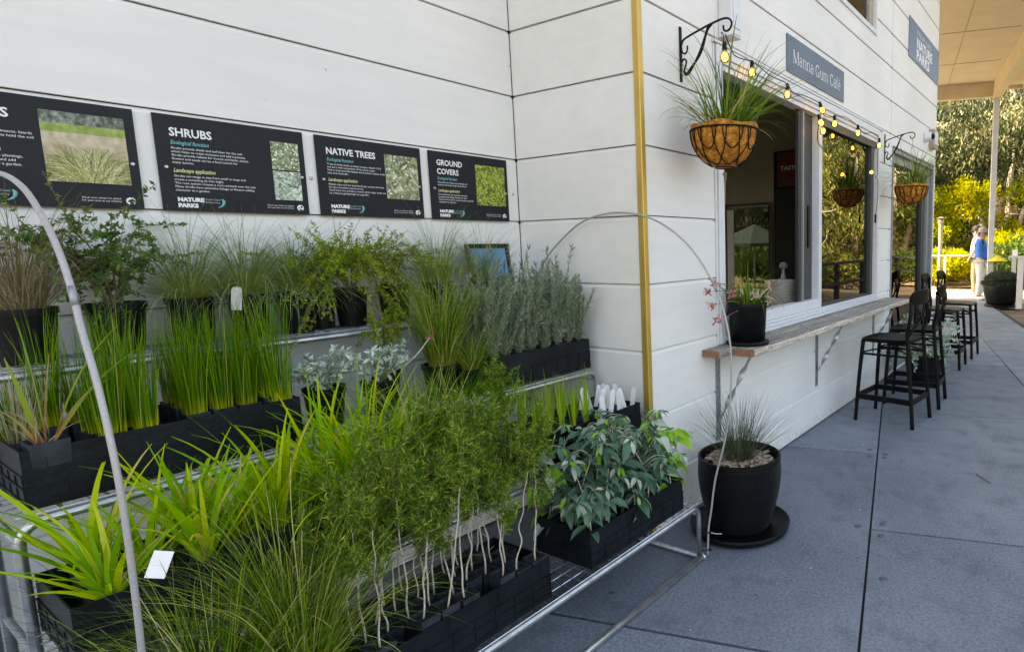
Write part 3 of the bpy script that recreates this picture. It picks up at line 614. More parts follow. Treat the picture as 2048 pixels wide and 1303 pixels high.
def printed(kind, x, ya, yb, za, zc):
    """a flat printed picture made of overlapping leaf or blade shapes clipped to its frame"""
    b = MB(); W, Hh = yb-ya, zc-za; n = {'tuss': 420, 'cover': 420}.get(kind, 260)
    for i in range(n):
        t = RNG.uniform(0, 1)
        if kind == 'tuss':
            a = RNG.normal()*.75; L = Hh*RNG.uniform(.5, 1.5); px, pz = ya+W*(.5+RNG.normal()*.12), za-Hh*.02; w_ = .0016; A = (px, pz); m_ = (px+math.sin(a)*L*.55, pz+math.cos(a)*L*.55); e = (px+math.sin(a*1.35)*L, pz+math.cos(a*1.35)*L*.9)
            nx, nz = math.cos(a)*w_/2, -math.sin(a)*w_/2; Q = [(A[0]-nx, A[1]-nz), (A[0]+nx, A[1]+nz), (m_[0]+nx, m_[1]+nz), e, (m_[0]-nx, m_[1]-nz)]
        else:
            L = {'cover': .011, 'white': .014, 'silver': .020, 'tree': .030}[kind]*RNG.uniform(.5, 1.3); fl = (kind in ('white', 'tree') and t > .78)
            if fl: L = .007 if kind == 'white' else .008
            a = RNG.uniform(0, 2*PI); cx, cz = RNG.uniform(ya, yb), RNG.uniform(za, zc); w_ = L*(.9 if fl else .36); dx, dz = math.cos(a), math.sin(a)
            Q = [(cx-dx*L/2, cz-dz*L/2), (cx+dz*w_/2-dx*L*.15, cz-dx*w_/2-dz*L*.15), (cx+dz*w_/2+dx*L*.2, cz-dx*w_/2+dz*L*.2), (cx+dx*L/2, cz+dz*L/2), (cx-dz*w_/2+dx*L*.2, cz+dx*w_/2+dz*L*.2), (cx-dz*w_/2-dx*L*.15, cz+dx*w_/2-dz*L*.15)]
        Q = clip(Q, ya, yb, za, zc)
        if len(Q) >= 3:
            ar = sum(Q[k-1][0]*Q[k][1]-Q[k][0]*Q[k-1][1] for k in range(len(Q)))
            if ar < 0: Q = Q[::-1]
            b.add([(x + .0000035*i, q[0], q[1]) for q in Q], [tuple(range(len(Q)))], 0, t)
    return b
SW, ZB, ZT = .439, 1.591, 1.905
def panel(label, ya, title, tsz, lines1, lines2, photos, tv, xs, tw=None):
    t = thing('information_sign', label, 'sign', (XL, ya, ZB), group='black planting information signs on the wall')
    b = MB(); b.box((.004, 0, 0), (.010, SW, ZT-ZB)); b.build('board', M_['signblack'], t)
    X0 = .0108
    def tx(s, u, v, size, mtl, width=None, nm='lettering', **k):
        b = MB()
        for i, q in enumerate([s] if isinstance(s, str) else s): puttext(b, q, (X0, u*SW, (1-v)*(ZT-ZB)), (0, 1, 0), (0, 0, 1), (0, 0, -i*size*1.12), size, width=width, **k)
        return b.build(nm, mtl, t)
    tx(title, .085*xs, tv, tsz, M_['white'], bold=.0009, sx=.86, nm='title', width=tw)
    ve = tv + .085 + (len(title)-1)*.125 if not isinstance(title, str) else tv + .085
    tx('Ecological function', .085*xs, ve, .0185, M_['teal'], shear=.3, bold=.0003, sx=.74)
    tx(lines1, .085*xs, ve+.05, .0104, M_['white'])
    v2 = ve + .05 + len(lines1)*.037 + .055
    tx('Landscape application', .085*xs, v2, .0185, M_['yellowprint'], shear=.3, bold=.0004, sx=.70)
    tx(lines2, .085*xs, v2+.05, .0104, M_['white'])
    tx(['NATURE', 'PARKS'], .09*xs, .895, .0175, M_['white'], bold=.0012, sx=1.05)
    b = MB(); yb = .24*SW; b.box((X0, yb, .022), (X0+.0006, yb+.0008, .045)); b.build('divider', M_['pale'], t)
    tx(['South Coast', 'Biodiversity'], .26*xs, .875, .0085, M_['pale'])
    # teal curled leaf mark
    b = MB(); P = smooth_path([(X0+.0005, .365*SW, .046), (X0+.0005, .378*SW, .036), (X0+.0005, .365*SW, .022), (X0+.0005, .335*SW, .015)], 12); b.tube(P, [.0005, .002, .0035, .0045, .0048, .0045, .004, .0035, .003, .0025, .0015, .0005], 6); b.build('leaf_mark', M_['teal'], t)
    tx(['Find out what to plant', 'for your area at our nursery'], .68, .905, .0075, M_['white'], width=.20*SW)
    # round white mark
    b = MB(); cy, cz = .93*SW, .026; R_ = .0115
    b.disc((X0+.0002, cy, cz), R_, 20, ax=0); b.build('round_mark', M_['white'], t)
    b = MB(); b.disc((X0+.0006, cy+.004, cz+.003), .0038, 12, ax=0); b.disc((X0+.0006, cy-.005, cz-.001), .0025, 12, ax=0); b.disc((X0+.0006, cy+.001, cz-.0085), .0045, 12, ax=0); b.build('mark_hole', M_['signblack'], t)
    for (u0, u1, v0, v1, mm) in photos:
        b = MB(); b.box((X0-.0005, u0*SW, (1-v1)*(ZT-ZB)), (X0+.0004, u1*SW, (1-v0)*(ZT-ZB))); b.build('photo', PH[mm], t)
        if mm in PR: printed(mm, X0+.0007, u0*SW+.0005, u1*SW-.0005, (1-v1)*(ZT-ZB)+.0005, (1-v0 + (.10 if mm == 'tuss' else 0))*(ZT-ZB)-.0005).build('picture', PR[mm], t)['kind'] = 'stuff'
    for u in (.045, .965):
        b = MB(); b.lathe([(0, 0), (.006, 0), (.006, .003), (.004, .006), (0, .006)], 12); o = b.build('screw', M_['galv'], t); o.rotation_euler = (0, PI/2, 0); o.location = (.010, u*SW, .455*(ZT-ZB))
    return t
L1 = ['Shrubs provide shade and leaf litter for the soil,', 'which helps to retain moisture and add nutrients.', 'Shrubs provide habitat for insects and birds, nectar,', 'flowers and seeds can be a food source for', 'many species.']
L2 = ['Shrubs can range in size from small to large and', 'create a screening (2-10m high).', 'The root system creates a root network over the soil.', 'Many shrubs have attractive foliage or flowers adding', 'character to a garden.']
panel('black sign headed SHRUBS with two small photos of pale foliage', -1.476, 'SHRUBS', .038, L1, L2, [(.745, .955, .15, .475, 'white'), (.745, .955, .49, .83, 'silver')], .215, 1)
panel('black sign headed NATIVE TREES with one photo of white gum blossom', -.994, 'NATIVE TREES', .036, ['Trees provide shade, produce oxygen, absorb CO2', 'and are a vital component of the water cycle.', 'Native trees provide habitat and food for insects, birds,', 'bats and mammals.'], ['Native trees suit the local landscape and are the best', 'for the ecosystem and economy.', 'Small trees can provide a screen while larger trees can', 'be a feature giving height to a garden.'], [(.62, .96, .14, .74, 'tree')], .22, 1)
panel('black sign headed GROUND COVERS with a bright green photo, nearest the corner', -.514, ['GROUND', 'COVERS'], .036, ['Groundcovers help by preventing soil', 'erosion and improving soil structure.'], ['Groundcovers can provide attractive', 'low-growing foliage, flowers or fruit.', 'They can be used to create borders and add', 'character to a garden.'], [(.56, .96, .13, .76, 'cover')], .20, 1)
panel('black sign headed GRASSES with a large tussock photo, leftmost of the four', -1.962, 'GRASSES', .036, ['Grasses provide habitat for insects, lizards', 'and small birds, and the roots hold the soil', 'together.'], ['Grasses work well in mass plantings,', 'along borders and paths, and add', 'movement and texture to a garden.'], [(.53, .945, .11, .22, 'dark'), (.53, .945, .22, .30, 'lawn'), (.53, .945, .30, .52, 'path'), (.53, .945, .52, .76, 'tuss')], .215, 1.0, tw=.315*SW)
# screws left on the wall between the signs
for i, (y, s) in enumerate([(-1.015, 'between the SHRUBS and NATIVE TREES signs'), (-.035, 'between the GROUND COVERS sign and the corner')]):
    b = MB(); b.lathe([(0, 0), (.007, 0), (.007, .003), (.004, .006), (0, .006)], 12); o = b.build('wall_screw', M_['galv'], None, loc=(XL, y, 1.735)); o.rotation_euler = (0, PI/2, 0); tag(o, 'small screw head on the wall ' + s, 'screw')
# ---- serif lettering for the cafe sign, drawn as strokes (x right, y up, x-height .5, capitals .72)
def arc(cx, cy, rx, ry, a0, a1, n=14): return [(cx+rx*math.cos(a), cy+ry*math.sin(a)) for a in np.linspace(math.radians(a0), math.radians(a1), n)]
def stem(x, y0, y1, w=.085, sf='bt', sw=.07): 
    o = [('r', x-w/2, y0, x+w/2, y1)]
    if 'b' in sf: o.append(('r', x-w/2-sw, y0, x+w/2+sw, y0+.035))
    if 't' in sf: o.append(('r', x-w/2-sw, y1-.035, x+w/2+sw, y1))
    if 'l' in sf: o.append(('r', x-w/2-sw, y1-.035, x, y1))
    return o
GL = {'M': (1.0, stem(.14, 0, .72, .04) + stem(.84, 0, .72, .095) + [('s', [(.12, .72), (.47, .02)], .10), ('s', [(.49, .02), (.82, .72)], .04)]),
 'a': (.58, [('s', arc(.25, .15, .17, .15, 60, 300), .075), ('s', [(.12, .40), (.16, .48), (.28, .50), (.38, .44), (.41, .34)], .07), ('s', [(.33, .29), (.22, .28)], .05)] + [('r', .37, .04, .455, .36), ('s', [(.41, .06), (.47, .01), (.54, .03)], .045)]),
 'n': (.68, stem(.14, 0, .5, .085, 'bl') + stem(.52, 0, .34, .085, 'b') + [('s', [(.16, .38), (.26, .48), (.40, .50), (.50, .44), (.52, .33)], .06)]),
 'G': (.80, [('s', arc(.40, .36, .31, .34, 40, 320, 20), .085), ('r', .58, .04, .67, .30), ('r', .48, .28, .76, .315), ('r', .60, .52, .635, .72)]),
 'u': (.68, [('r', .10, .14, .185, .5), ('r', .03, .465, .14, .5), ('r', .46, .02, .545, .5), ('r', .38, .465, .50, .5), ('r', .50, 0, .64, .035), ('s', [(.14, .16), (.18, .04), (.29, .0), (.40, .03), (.48, .12)], .06)]),
 'm': (1.03, stem(.14, 0, .5, .085, 'bl') + stem(.50, 0, .34, .085, 'b') + stem(.86, 0, .34, .085, 'b') + [('s', [(.16, .38), (.25, .48), (.38, .50), (.48, .44), (.50, .33)], .06), ('s', [(.52, .38), (.61, .48), (.74, .50), (.84, .44), (.86, .33)], .06)]),
 'C': (.72, [('s', arc(.40, .36, .31, .34, 45, 315, 20), .085), ('r', .60, .50, .635, .72), ('r', .62, .08, .65, .20)]),
 'f': (.42, stem(.16, 0, .58, .085, 'b') + [('s', [(.16, .56), (.19, .68), (.28, .74), (.38, .71)], .06), ('r', .04, .465, .34, .5)]),
 'e': (.56, [('s', arc(.28, .24, .20, .24, 0, 310, 18), .07), ('r', .10, .24, .46, .275)]), ' ': (.30, [])}
GL['é'] = (.56, GL['e'][1] + [('s', [(.24, .58), (.38, .72)], .06)])
def serif(b, s, org, h, up, size, m=0, sx=1.0):
    x = 0; org, h, up = map(np.array, (org, h, up)); lay = 0
    nr = np.cross(h, up)
    for ch in s:
        wd, parts = GL[ch]
        for p in parts:
            lay = (lay+1) % 5; off = nr*(.0003*lay)
            if p[0] == 'r': Q = [(p[1], p[2]), (p[3], p[2]), (p[3], p[4]), (p[1], p[4])]; F = [(0, 1, 2, 3)]
            else:
                A = np.array(p[1], float); T = np.gradient(A, axis=0); T /= np.linalg.norm(T, axis=1)[:, None]; Nn = np.stack([-T[:, 1], T[:, 0]], 1)
                wv = p[2]/2*(.55 + .45*np.abs(Nn[:, 0]))[:, None] if len(A) > 4 else p[2]/2
                Q = np.concatenate([A-Nn*wv, A+Nn*wv]); k = len(A); F = [(i, i+1, k+i+1, k+i) for i in range(k-1)]
            Q = np.array(Q, float); b.add(org + ((Q[:, :1]+x)*sx*size)*h + (Q[:, 1:]*size)*up + off, F, m)
        x += wd
    return x*size*sx
tot = sum(GL[c][0] for c in 'Manna Gum Café')
CS = thing('cafe_name_sign', 'slate blue sign reading Manna Gum Café above the servery window', 'sign', (0, 0, 0))
b = MB(); b.box((.003, 1.575, 2.602), (.009, 2.680, 2.842)); b.build('board', M_['signblue'], CS)
sz = .118; b = MB(); serif(b, 'Manna Gum Café', (.0096, 1.665, 2.676), (0, 1, 0), (0, 0, 1), sz, sx=.93/(tot*sz)); b.build('lettering', M_['white'], CS)
NS = thing('parks_sign', 'blue sign reading NATURE PARKS high on the far end of the wall', 'sign', (0, 0, 0))
b = MB(); b.box((.003, 4.745, 3.49), (.010, 6.285, 3.91)); b.build('board', M_['signblue2'], NS)
b = MB(); puttext(b, 'NATURE', (.0105, 5.08, 3.665), (0, 1, 0), (0, 0, 1), (0, 0, 0), .155, bold=.005, width=.80); puttext(b, 'PARKS', (.0105, 5.08, 3.535), (0, 1, 0), (0, 0, 1), (0, 0, 0), .155, bold=.005, width=.66); b.build('lettering', M_['white'], NS)
for wd_, y_, w_ in (('PHILLIP', 5.09, .37), ('ISLAND', 5.51, .32)):
    b = MB(); puttext(b, wd_, (.0106, y_, 3.80), (0, 1, 0), (0, 0, 1), (0, 0, 0), .08, bold=.001, width=w_); b.build('small_lettering', M_['pale'], NS)
# inside the servery
fr = thing('display_fridge', 'tall black cabinet inside the servery with a dark red header board', 'cabinet', (0, 0, 0))
b = MB(); b.box((-1.21, 3.85, .02), (-.30, 3.985, 2.46)); b.build('body', M_['black'], fr, bevel=.004)
b = MB(); b.box((-1.16, 3.835, 2.08), (-.34, 3.849, 2.44)); hb_ = b.build('header', M_['red'], fr)
b = MB(); puttext(b, 'TASTE T', (-1.12, 3.832, 2.25), (1, 0, 0), (0, 0, 1), (0, 0, 0), .062, bold=.002, width=.27); b.build('lettering', M_['pale'], hb_)
b = MB(); b.box((-1.18, 3.84, .3), (-.36, 3.849, 2.05)); b.build('door', M_['signblack'], fr)
CUP = thing('cup_stack', 'leaning stack of ribbed pale paper bowls inside the servery window', 'bowls', (-.25, 2.03, .93))
b = MB(); prof = [(0, 0)]
for i in range(15): prof += [(.074+.0016*i, i*.0165), (.094+.0016*i, i*.0165+.003), (.094+.0016*i, i*.0165+.010), (.074+.0016*i, i*.0165+.0125)]
b.lathe(prof + [(0, .25)], 26, t=.4); o = b.build('bowl', plain('pale_paper', (.62, .60, .54), .8), CUP)
b = MB(); b.box((-.10, .9+.0, .90), (-.60, 2.6, .925)); o = b.build('serving_bench', M_['black']); tag(o, 'black serving bench just inside the servery window', 'bench')
b = MB(); b.lathe([(0, 0), (.022, 0), (.012, .05), (.012, .075), (.03, .085), (.034, .10), (.022, .125), (0, .13)], 14); o = b.build('tap_handle', M_['alu_grey'], loc=(-.26, 2.08, 1.182)); tag(o, 'small pale knob standing on top of the bowl stack', 'ornament')
# ================================================================== WALL FITTINGS
def bracket(label, y, z0, z1, arm):
    t = thing('hanging_bracket', label, 'bracket', (0.002, y, 0), group='scrolled iron basket brackets')
    b = MB(); b.box((0, -.008, z0), (.006, .008, z1)); b.build('wall_plate', M_['iron'], t)
    zt = z1 - .06; q = lambda P, r=.005, n=30: MB().tube(smooth_path(P, n), r, 6)
    b = q([(.006, 0, zt-.03), (.02, 0, zt-.005), (.06, 0, zt+.01), (arm*.6, 0, zt+.035), (arm*.92, 0, zt+.05), (arm+.02, 0, zt+.045), (arm+.035, 0, zt+.02), (arm+.02, 0, zt-.005), (arm-.005, 0, zt-.005), (arm-.012, 0, zt+.02)]); b.build('arm', M_['iron'], t)
    b = q([(.006, 0, zt-.03), (.012, 0, zt-.06), (.03, 0, zt-.07), (.043, 0, zt-.055), (.043, 0, zt-.035)], .0045, 16); b.build('scroll', M_['iron'], t)
    b = MB(); P = smooth_path([(.02, 0, z0+.05), (.035, 0, z0+.03), (.055, 0, z0+.045), (arm*.45, 0, (z0+zt)/2+.02), (arm*.62, 0, zt+.02), (arm*.72, 0, zt+.04)], 34)
    tw = .0055 + .003*np.abs(np.sin(np.linspace(0, 4*PI, 34))); b.tube(P, tw, 6); b.build('twisted_brace', M_['iron'], t)
    b = q([(.006, 0, z0+.09), (.02, 0, z0+.105), (.035, 0, z0+.095), (.03, 0, z0+.07), (.02, 0, z0+.05)], .0045, 16); b.build('lower_scroll', M_['iron'], t)
    return zt
bracket('black scrolled bracket near the gold corner, carrying the nearer basket', .330, 2.262, 2.522, .262)
bracket('black scrolled bracket above the far stools, carrying the farther basket', 3.90, 2.247, 2.526, .262)
def basket(label, x, y, zr, r, ztop, nblade, seed):
    global RNG; RNG = np.random.default_rng(seed)
    t = thing('hanging_basket', label, 'hanging basket', (x, y, zr), group='coir hanging baskets')
    H = .20*r/.185; prof = [(.012, -H)] + [(r*math.sin(a), -H*math.cos(a)) for a in np.linspace(.15, PI/2, 12)] + [(r*1.015, .022), (r*.93, .026), (r*.9, -.01), (0, -.03)]
    b = MB(); b.lathe(prof, 44)
    ln = b.build('coir_liner', M_['coir'], t, smooth=True); me = ln.data
    co = np.zeros(len(me.vertices)*3); me.vertices.foreach_get('co', co); co = co.reshape(-1, 3)
    an = np.arctan2(co[:, 1], co[:, 0]); co[:, :2] *= (1 + .012*np.sin(an*7+seed) + .008*RNG.normal(size=len(co)))[:, None]; co[:, 2] += .006*np.sin(an*5+1)*(co[:, 2] > -.02); me.vertices.foreach_set('co', co.ravel())
    so_ = MB(); so_.disc((0, 0, .008), r*.92, 24); so_.build('soil', M_['soil'], t)
    wb = MB(); rr = r*1.03
    S = lambda a, v: (rr*math.sin(v)*math.cos(a), rr*math.sin(v)*math.sin(a), -H*1.02*math.cos(v)+.0)
    wb.tube([S(a, PI/2) for a in np.linspace(0, 2*PI, 49)[:-1]], .0045, 6, close=True)
    for k in range(8): # interlocking loops
        a0 = k*PI/4
        for w_, vb in ((.30, 1.0), (.60, .42)):
            P = [S(a0 + w_*math.cos(q), vb + (PI/2-vb)*(1-math.sin(q))) for q in np.linspace(0, PI, 15)]; wb.tube(P, .0029, 5)
    wb.tube([S(a, .28) for a in np.linspace(0, 2*PI, 20)[:-1]], .0025, 5, close=True)
    wb.build('wire_frame', M_['iron'], t, smooth=True)
    hk = ztop - zr; b = MB()
    for k in range(3):
        a = k*2*PI/3 + .6; n_ = 26; A = np.array([r*math.cos(a), r*math.sin(a), .01]); B = np.array([0, 0, hk-.06])
        for i in range(n_):
            p = A + (B-A)*(i/n_); q = A + (B-A)*((i+1.25)/n_); s = np.cross(q-p, [0, 0, 1]); s = s/np.linalg.norm(s)*.004 if i % 2 else np.cross(s, q-p)/np.linalg.norm(q-p)/np.linalg.norm(s)*.004
            m_ = (p+q)/2; b.tube([p, m_+s, q, m_-s], .0011, 4, close=True)
    b.build('chain', M_['galv2'], t)
    b = MB(); b.tube(smooth_path([(0, 0, hk-.06), (.004, 0, hk-.03), (0, 0, hk-.005), (-.008, 0, hk+.002), (-.006, 0, hk-.012)], 14), .002, 5); b.build('hook', M_['iron'], t)
    g_ = MB(); n_ = nblade; an = RNG.uniform(0, 2*PI, n_); br = r*.55*RNG.uniform(0, 1, n_)**.5
    g_.blades(np.stack([br*np.cos(an), br*np.sin(an), np.full(n_, .005)], 1), an+RNG.normal(size=n_)*.5, RNG.uniform(.05, 1.25, n_), RNG.uniform(.16, .50, n_), RNG.uniform(.2, 2.2, n_), RNG.uniform(.005, .012, n_), 8, t=RNG.uniform(0, 1, n_))
    # sheaf leaning along the wall and a few long trailing blades
    n_ = nblade//3; g_.blades(np.stack([RNG.uniform(-.04, .06, n_), RNG.uniform(.02, .1, n_), np.full(n_, .005)], 1), PI/2-.5+RNG.normal(size=n_)*.5, RNG.uniform(.4, 1.0, n_), RNG.uniform(.30, .52, n_), RNG.uniform(.1, .9, n_), RNG.uniform(.006, .012, n_), 8, t=RNG.uniform(.3, .97, n_))
    g_.blades(np.tile([.02, 0, .01], (12, 1)) + RNG.normal(size=(12, 3))*.05*[1, 1, 0], RNG.uniform(-1.2, 3.6, 12), RNG.uniform(.35, 1.1, 12), RNG.uniform(.4, .62, 12), RNG.uniform(.4, 1.6, 12), .006, 12, t=RNG.uniform(.4, 1, 12))
    g_.blades([(.1, .05, .01), (.12, 0, .01), (.05, -.1, .01), (.0, -.13, .01), (.1, .1, .01)], [.9, .4, -1.2, -1.6, 1.3], [.6, .8, .9, 1.0, .5], [.55, .40, .28, .24, .45], [1.4, 2.0, 2.2, 2.2, 1.2], [.006, .005, .005, .004, .006], 12, t=[.95, .97, 1, 1, .9])
    g_.build('foliage', M_['basketgrass'], t); return t
basket('nearer coir-lined hanging basket of strappy grass beside the servery window', .25, .330, 1.995, .162, 2.452, 150, 3)
b = MB(); b.tube([(0, 0, 0), (0.002, 0, -.02), (0, 0, -.05), (.001, 0, -.16)], [.012, .008, .004, .001], 7); o = b.build('root_tassel', M_['barkdark'], loc=(.25, .33, 1.80)); tag(o, 'dark root tassel dangling under the nearer hanging basket', 'root')
basket('farther coir-lined hanging basket in front of the tall grey window', .285, 3.86, 1.985, .155, 2.452, 110, 9)
# wall lights
for (nm, y0_, y1_, z0_, z1_, d_, lab) in (('wall_light', .70, .81, 2.575, 3.15, .085, 'long white box-shaped wall light above the servery window'), ('wall_light', 5.86, 6.08, 2.64, 2.87, .07, 'small tan-rimmed square wall light near the end of the wall')):
    t = thing(nm, lab, 'wall light', (0, 0, 0))
    b = MB(); b.box((.002, y0_, z0_), (d_, y1_, z1_)); b.build('housing', M_['alu'] if y0_ < 1 else M_['bronze'], t, bevel=.004)
    b = MB(); b.box((d_, y0_+.018, z0_+.045), (d_+.006, y1_-.018, z1_-.03)); b.build('diffuser', M_['alu'], t, bevel=.002)
    if y0_ < 1:
        b = MB(); b.box((d_, y0_+.018, z0_+.012), (d_+.004, y1_-.018, z0_+.03)); b.build('cap', M_['alu'], t)
t = thing('security_camera', 'white dome security camera beside the small wall light', 'security camera', (.0, 5.62, 2.74))
b = MB(); b.lathe([(0, 0), (.065, 0), (.065, .03), (.058, .045), (0, .05)], 24); o = b.build('base', M_['alu'], t, smooth=True); o.rotation_euler = (0, PI/2, 0)
b = MB(); b.lathe([(0.055, .045), (.055, .07), (.045, .09), (0, .095)], 24); o = b.build('housing', M_['alu'], t, smooth=True); o.rotation_euler = (0, PI/2, 0)
b = MB(); b.ball((0, 0, .085), .040, 16); o = b.build('dome', M_['black'], t, smooth=True); o.rotation_euler = (0, PI/2, 0)
# festoon lights
def bulbglass():
    m, n, b = newmat('warm_bulb_glass'); b.inputs['Base Color'].default_value = (.9, .6, .2, 1); b.inputs['Emission Color'].default_value = (1, .55, .10, 1); b.inputs['Emission Strength'].default_value = .28
    b.inputs['Roughness'].default_value = .08; return m
def bulbmix():
    m, n, b = newmat('bulb_envelope'); n.nodes.remove(b); tr = nd(n, 'BsdfTransparent'); tr.inputs[0].default_value = (1, .86, .6, 1); gl = nd(n, 'BsdfGlossy'); gl.inputs['Roughness'].default_value = .05
    fr = nd(n, 'Fresnel'); fr.inputs[0].default_value = 1.5; mx = nd(n, 'MixShader'); n.links.new(fr.outputs[0], mx.inputs[0]); n.links.new(tr.outputs[0], mx.inputs[1]); n.links.new(gl.outputs[0], mx.inputs[2])
    n.links.new(mx.outputs[0], n.nodes['Material Output'].inputs[0]); return m
FIL = emis('glowing_filament', (1, .62, .12), 1.6); ENV = bulbmix()
FE = thing('festoon_lights', 'string of glowing round bulbs on black cable along the window head', 'string lights', (0, 0, 0))
bl = [(.255, .335, 2.335, 0), (.075, .95, 2.43, 0), (.10, 1.38, 2.39, 0), (.085, 1.99, 2.40, 1), (.10, 1.93, 2.30, 1), (.05, 2.36, 2.37, 0), (.075, 2.85, 2.37, 0), (.09, 3.42, 2.34, 0), (.09, 3.20, 2.05, 2), (.05, 2.12, 2.28, 0)]
P = smooth_path([(.262, .33, 2.44), (.20, .5, 2.42), (.09, .75, 2.47), (.085, .96, 2.49), (.07, 1.2, 2.475), (.095, 1.38, 2.465), (.06, 1.55, 2.45), (.05, 1.75, 2.47), (.07, 1.98, 2.46), (.05, 2.15, 2.40), (.045, 2.36, 2.43), (.05, 2.6, 2.47), (.075, 2.85, 2.43), (.05, 3.1, 2.41), (.05, 3.32, 2.45), (.09, 3.42, 2.40), (.06, 3.48, 2.3), (.055, 3.50, 2.1), (.07, 3.40, 2.06), (.06, 3.50, 2.02), (.055, 3.51, 1.85), (.04, 3.505, 1.70)], 80)
b = MB(); b.tube(P, .0030, 6); b.build('cable', M_['black'], FE)
b = MB(); b.tube(smooth_path([(.07, 1.98, 2.46), (.11, 1.96, 2.40), (.10, 1.93, 2.35), (.06, 1.99, 2.2), (.05, 2.15, 2.16), (.05, 2.3, 2.22)], 30), .0035, 6); b.build('loose_cable', M_['black'], FE)
b = MB(); b.tube([(.04, 3.505, 1.72), (.04, 3.505, 1.64)], .010, 8); b.build('plug', M_['black'], FE)
for (x, y, z, k) in bl:
    d = {0: (0, 0, -1), 1: (.4, -.2, -.9), 2: (.25, -1, -.2)}[k]; q = Vector(d).normalized().to_track_quat('Z', 'Y').to_euler()
    s = MB(); s.lathe([(0, -.045), (.010, -.045), (.013, -.035), (.013, -.016), (.016, -.013), (.0155, 0), (0, 0)], 14); so2 = s.build('socket', M_['black'], FE, smooth=False); so2.location = (x, y, z+.035); so2.rotation_euler = q; so2.scale = (.84,)*3
    g_ = MB(); g_.lathe([(.012, 0), (.014, .008), (.023, .018), (.029, .034), (.028, .050), (.019, .063), (0, .068)], 18); gg = g_.build('bulb', ENV, so2, smooth=True)
    f_ = MB(); f_.ball((0, 0, .034), .0185, 10, sc=(1, 1, 1.3)); f_.build('filament', FIL, so2, smooth=True)
# leaning framed display on the top shelf
t = thing('framed_picture', 'black-framed plain blue picture leaning on the wall behind the top shelf', 'picture', (-.775, -.385, 1.285)); t.rotation_euler = (0, -.16, 0)
b = MB(); yw, zh = .255, .19; b.box((0, 0, 0), (.012, yw, .022)); b.box((0, 0, zh-.022), (.012, yw, zh)); b.box((0, 0, .022), (.012, .022, zh-.022)); b.box((0, yw-.022, .022), (.012, yw, zh-.022)); b.build('frame', M_['black'], t, bevel=.002)
b = MB(); b.box((.002, .0215, .0215), (.006, yw-.0215, zh-.0215)); b.build('print', plain('sky_blue_print', (.10, .33, .58), .3, 0, .1, 6), t)
# ================================================================== STEPPED PLANT RACK
RNG = np.random.default_rng(21)
M_['mossytwig'] = plain('green_brown_twig', (.13, .13, .05), .8, 0, .3, 40)
TIER = {'A': (.31, .27), 'B': (.01, .558), 'C': (-.295, .845), 'D': (-.60, 1.147)}
YL, YR = -1.97, -.053
RK = thing('display_rack', 'galvanised four-step wire rack carrying all the nursery plants against the wall', 'rack')
for k, (x, z) in TIER.items():
    b = MB(); r_ = .012
    P = [(x, YL, .0), (x, YL, z-.075)] + [(x, YL+.05-.05*math.cos(a), z-.062+.05*math.sin(a)) for a in np.linspace(.25, PI/2, 6)] + [(x, YR-.05+.05*math.sin(a), z-.062+.05*math.cos(a)) for a in np.linspace(0, PI/2-.25, 6)] + [(x, YR, z-.075), (x, YR, 0)]
    b.tube(P, r_, 10); b.build('front_frame', M_['galv'], RK, smooth=True)
    xb = {'A': .02, 'B': -.285, 'C': -.59, 'D': -.835}[k]; b = MB(); zt = z + .004
    for i in range(7): xx = xb + (x-xb)*i/6; b.tube([(xx, YL, zt), (xx, YR, zt)], .0024, 5, cap=False)
    for y in np.arange(YL+.02, YR, .052): b.tube([(xb, y, zt+.004), (x, y, zt+.004)], .0018, 4, cap=False)
    b.box((x-.004, YL+.03, z-.012), (x+.010, YR-.03, z-.006))
    b.build('wire_shelf', M_['galv'], RK)
for y in (YL, YR):
    b = MB(); b.tube([(.32, y, .013), (-.80, y, .013)], .012, 8); b.tube([(-.82, y, 0), (-.82, y, 1.14)], .012, 8)
    for k in 'ABCD': x, z = TIER[k]; b.tube([(x, y, z-.05), (-.82, y, z-.05)], .009, 8)
    b.build('end_frame', M_['galv2'], RK, smooth=True)
b = MB(); b.tube([(.325, YL, .014), (.325, YR+.01, .014)], .0145, 10); b.tube([(.325, YR-.002, .012), (.325, YR+.016, .012)], .018, 10); b.build('floor_rail', M_['galv'], RK, smooth=True)
b = MB(); b.tube([(.0, YL, .014), (.0, YR, .014)], .012, 8); b.build('rear_floor_rail', M_['galv2'], RK, smooth=True)
# hoops of conduit tied to each end of the rack
def hoop(label, y, P2, ties, r=.0046):
    t = thing('conduit_hoop', label, 'hoop', (0, 0, 0), group='bent conduit hoops on the rack')
    P = smooth_path([(x, y + dy, z) for x, z, dy in P2], 90); b = MB(); b.tube(P, r, 9); b.build('pipe', M_['hoop'], t, smooth=True)
    j = 40; b = MB(); b.tube(P[j:j+3], r*1.12, 9); b.build('coupling', M_['galv2'], t, smooth=True)
    for (x, z) in ties:
        b = MB(); b.tube([(x+.026*math.cos(a), y+.022*math.sin(a), z) for a in np.linspace(0, 2*PI, 13)[:-1]], .0022, 5, close=True)
        b.box((x+.02, y-.004, z-.003), (x+.034, y+.004, z+.003)); b.build('cable_tie', M_['black'], t)
    return t
t = hoop('thin grey conduit hoop arching over the right end of the rack', -.035, [(.345, .02, 0), (.352, .15, 0), (.37, .254, 0), (.394, .40, 0), (.45, .60, 0), (.478, .781, 0), (.486, .958, 0), (.466, 1.109, 0), (.423, 1.237, 0), (.349, 1.365, 0), (.247, 1.475, 0), (.112, 1.559, 0), (-.031, 1.601, 0), (-.183, 1.609, 0), (-.347, 1.577, 0), (-.488, 1.50, 0), (-.641, 1.374, 0), (-.74, 1.2, 0), (-.80, 1.0, 0)], [(.335, .235), (.332, .135), (.33, .05)])
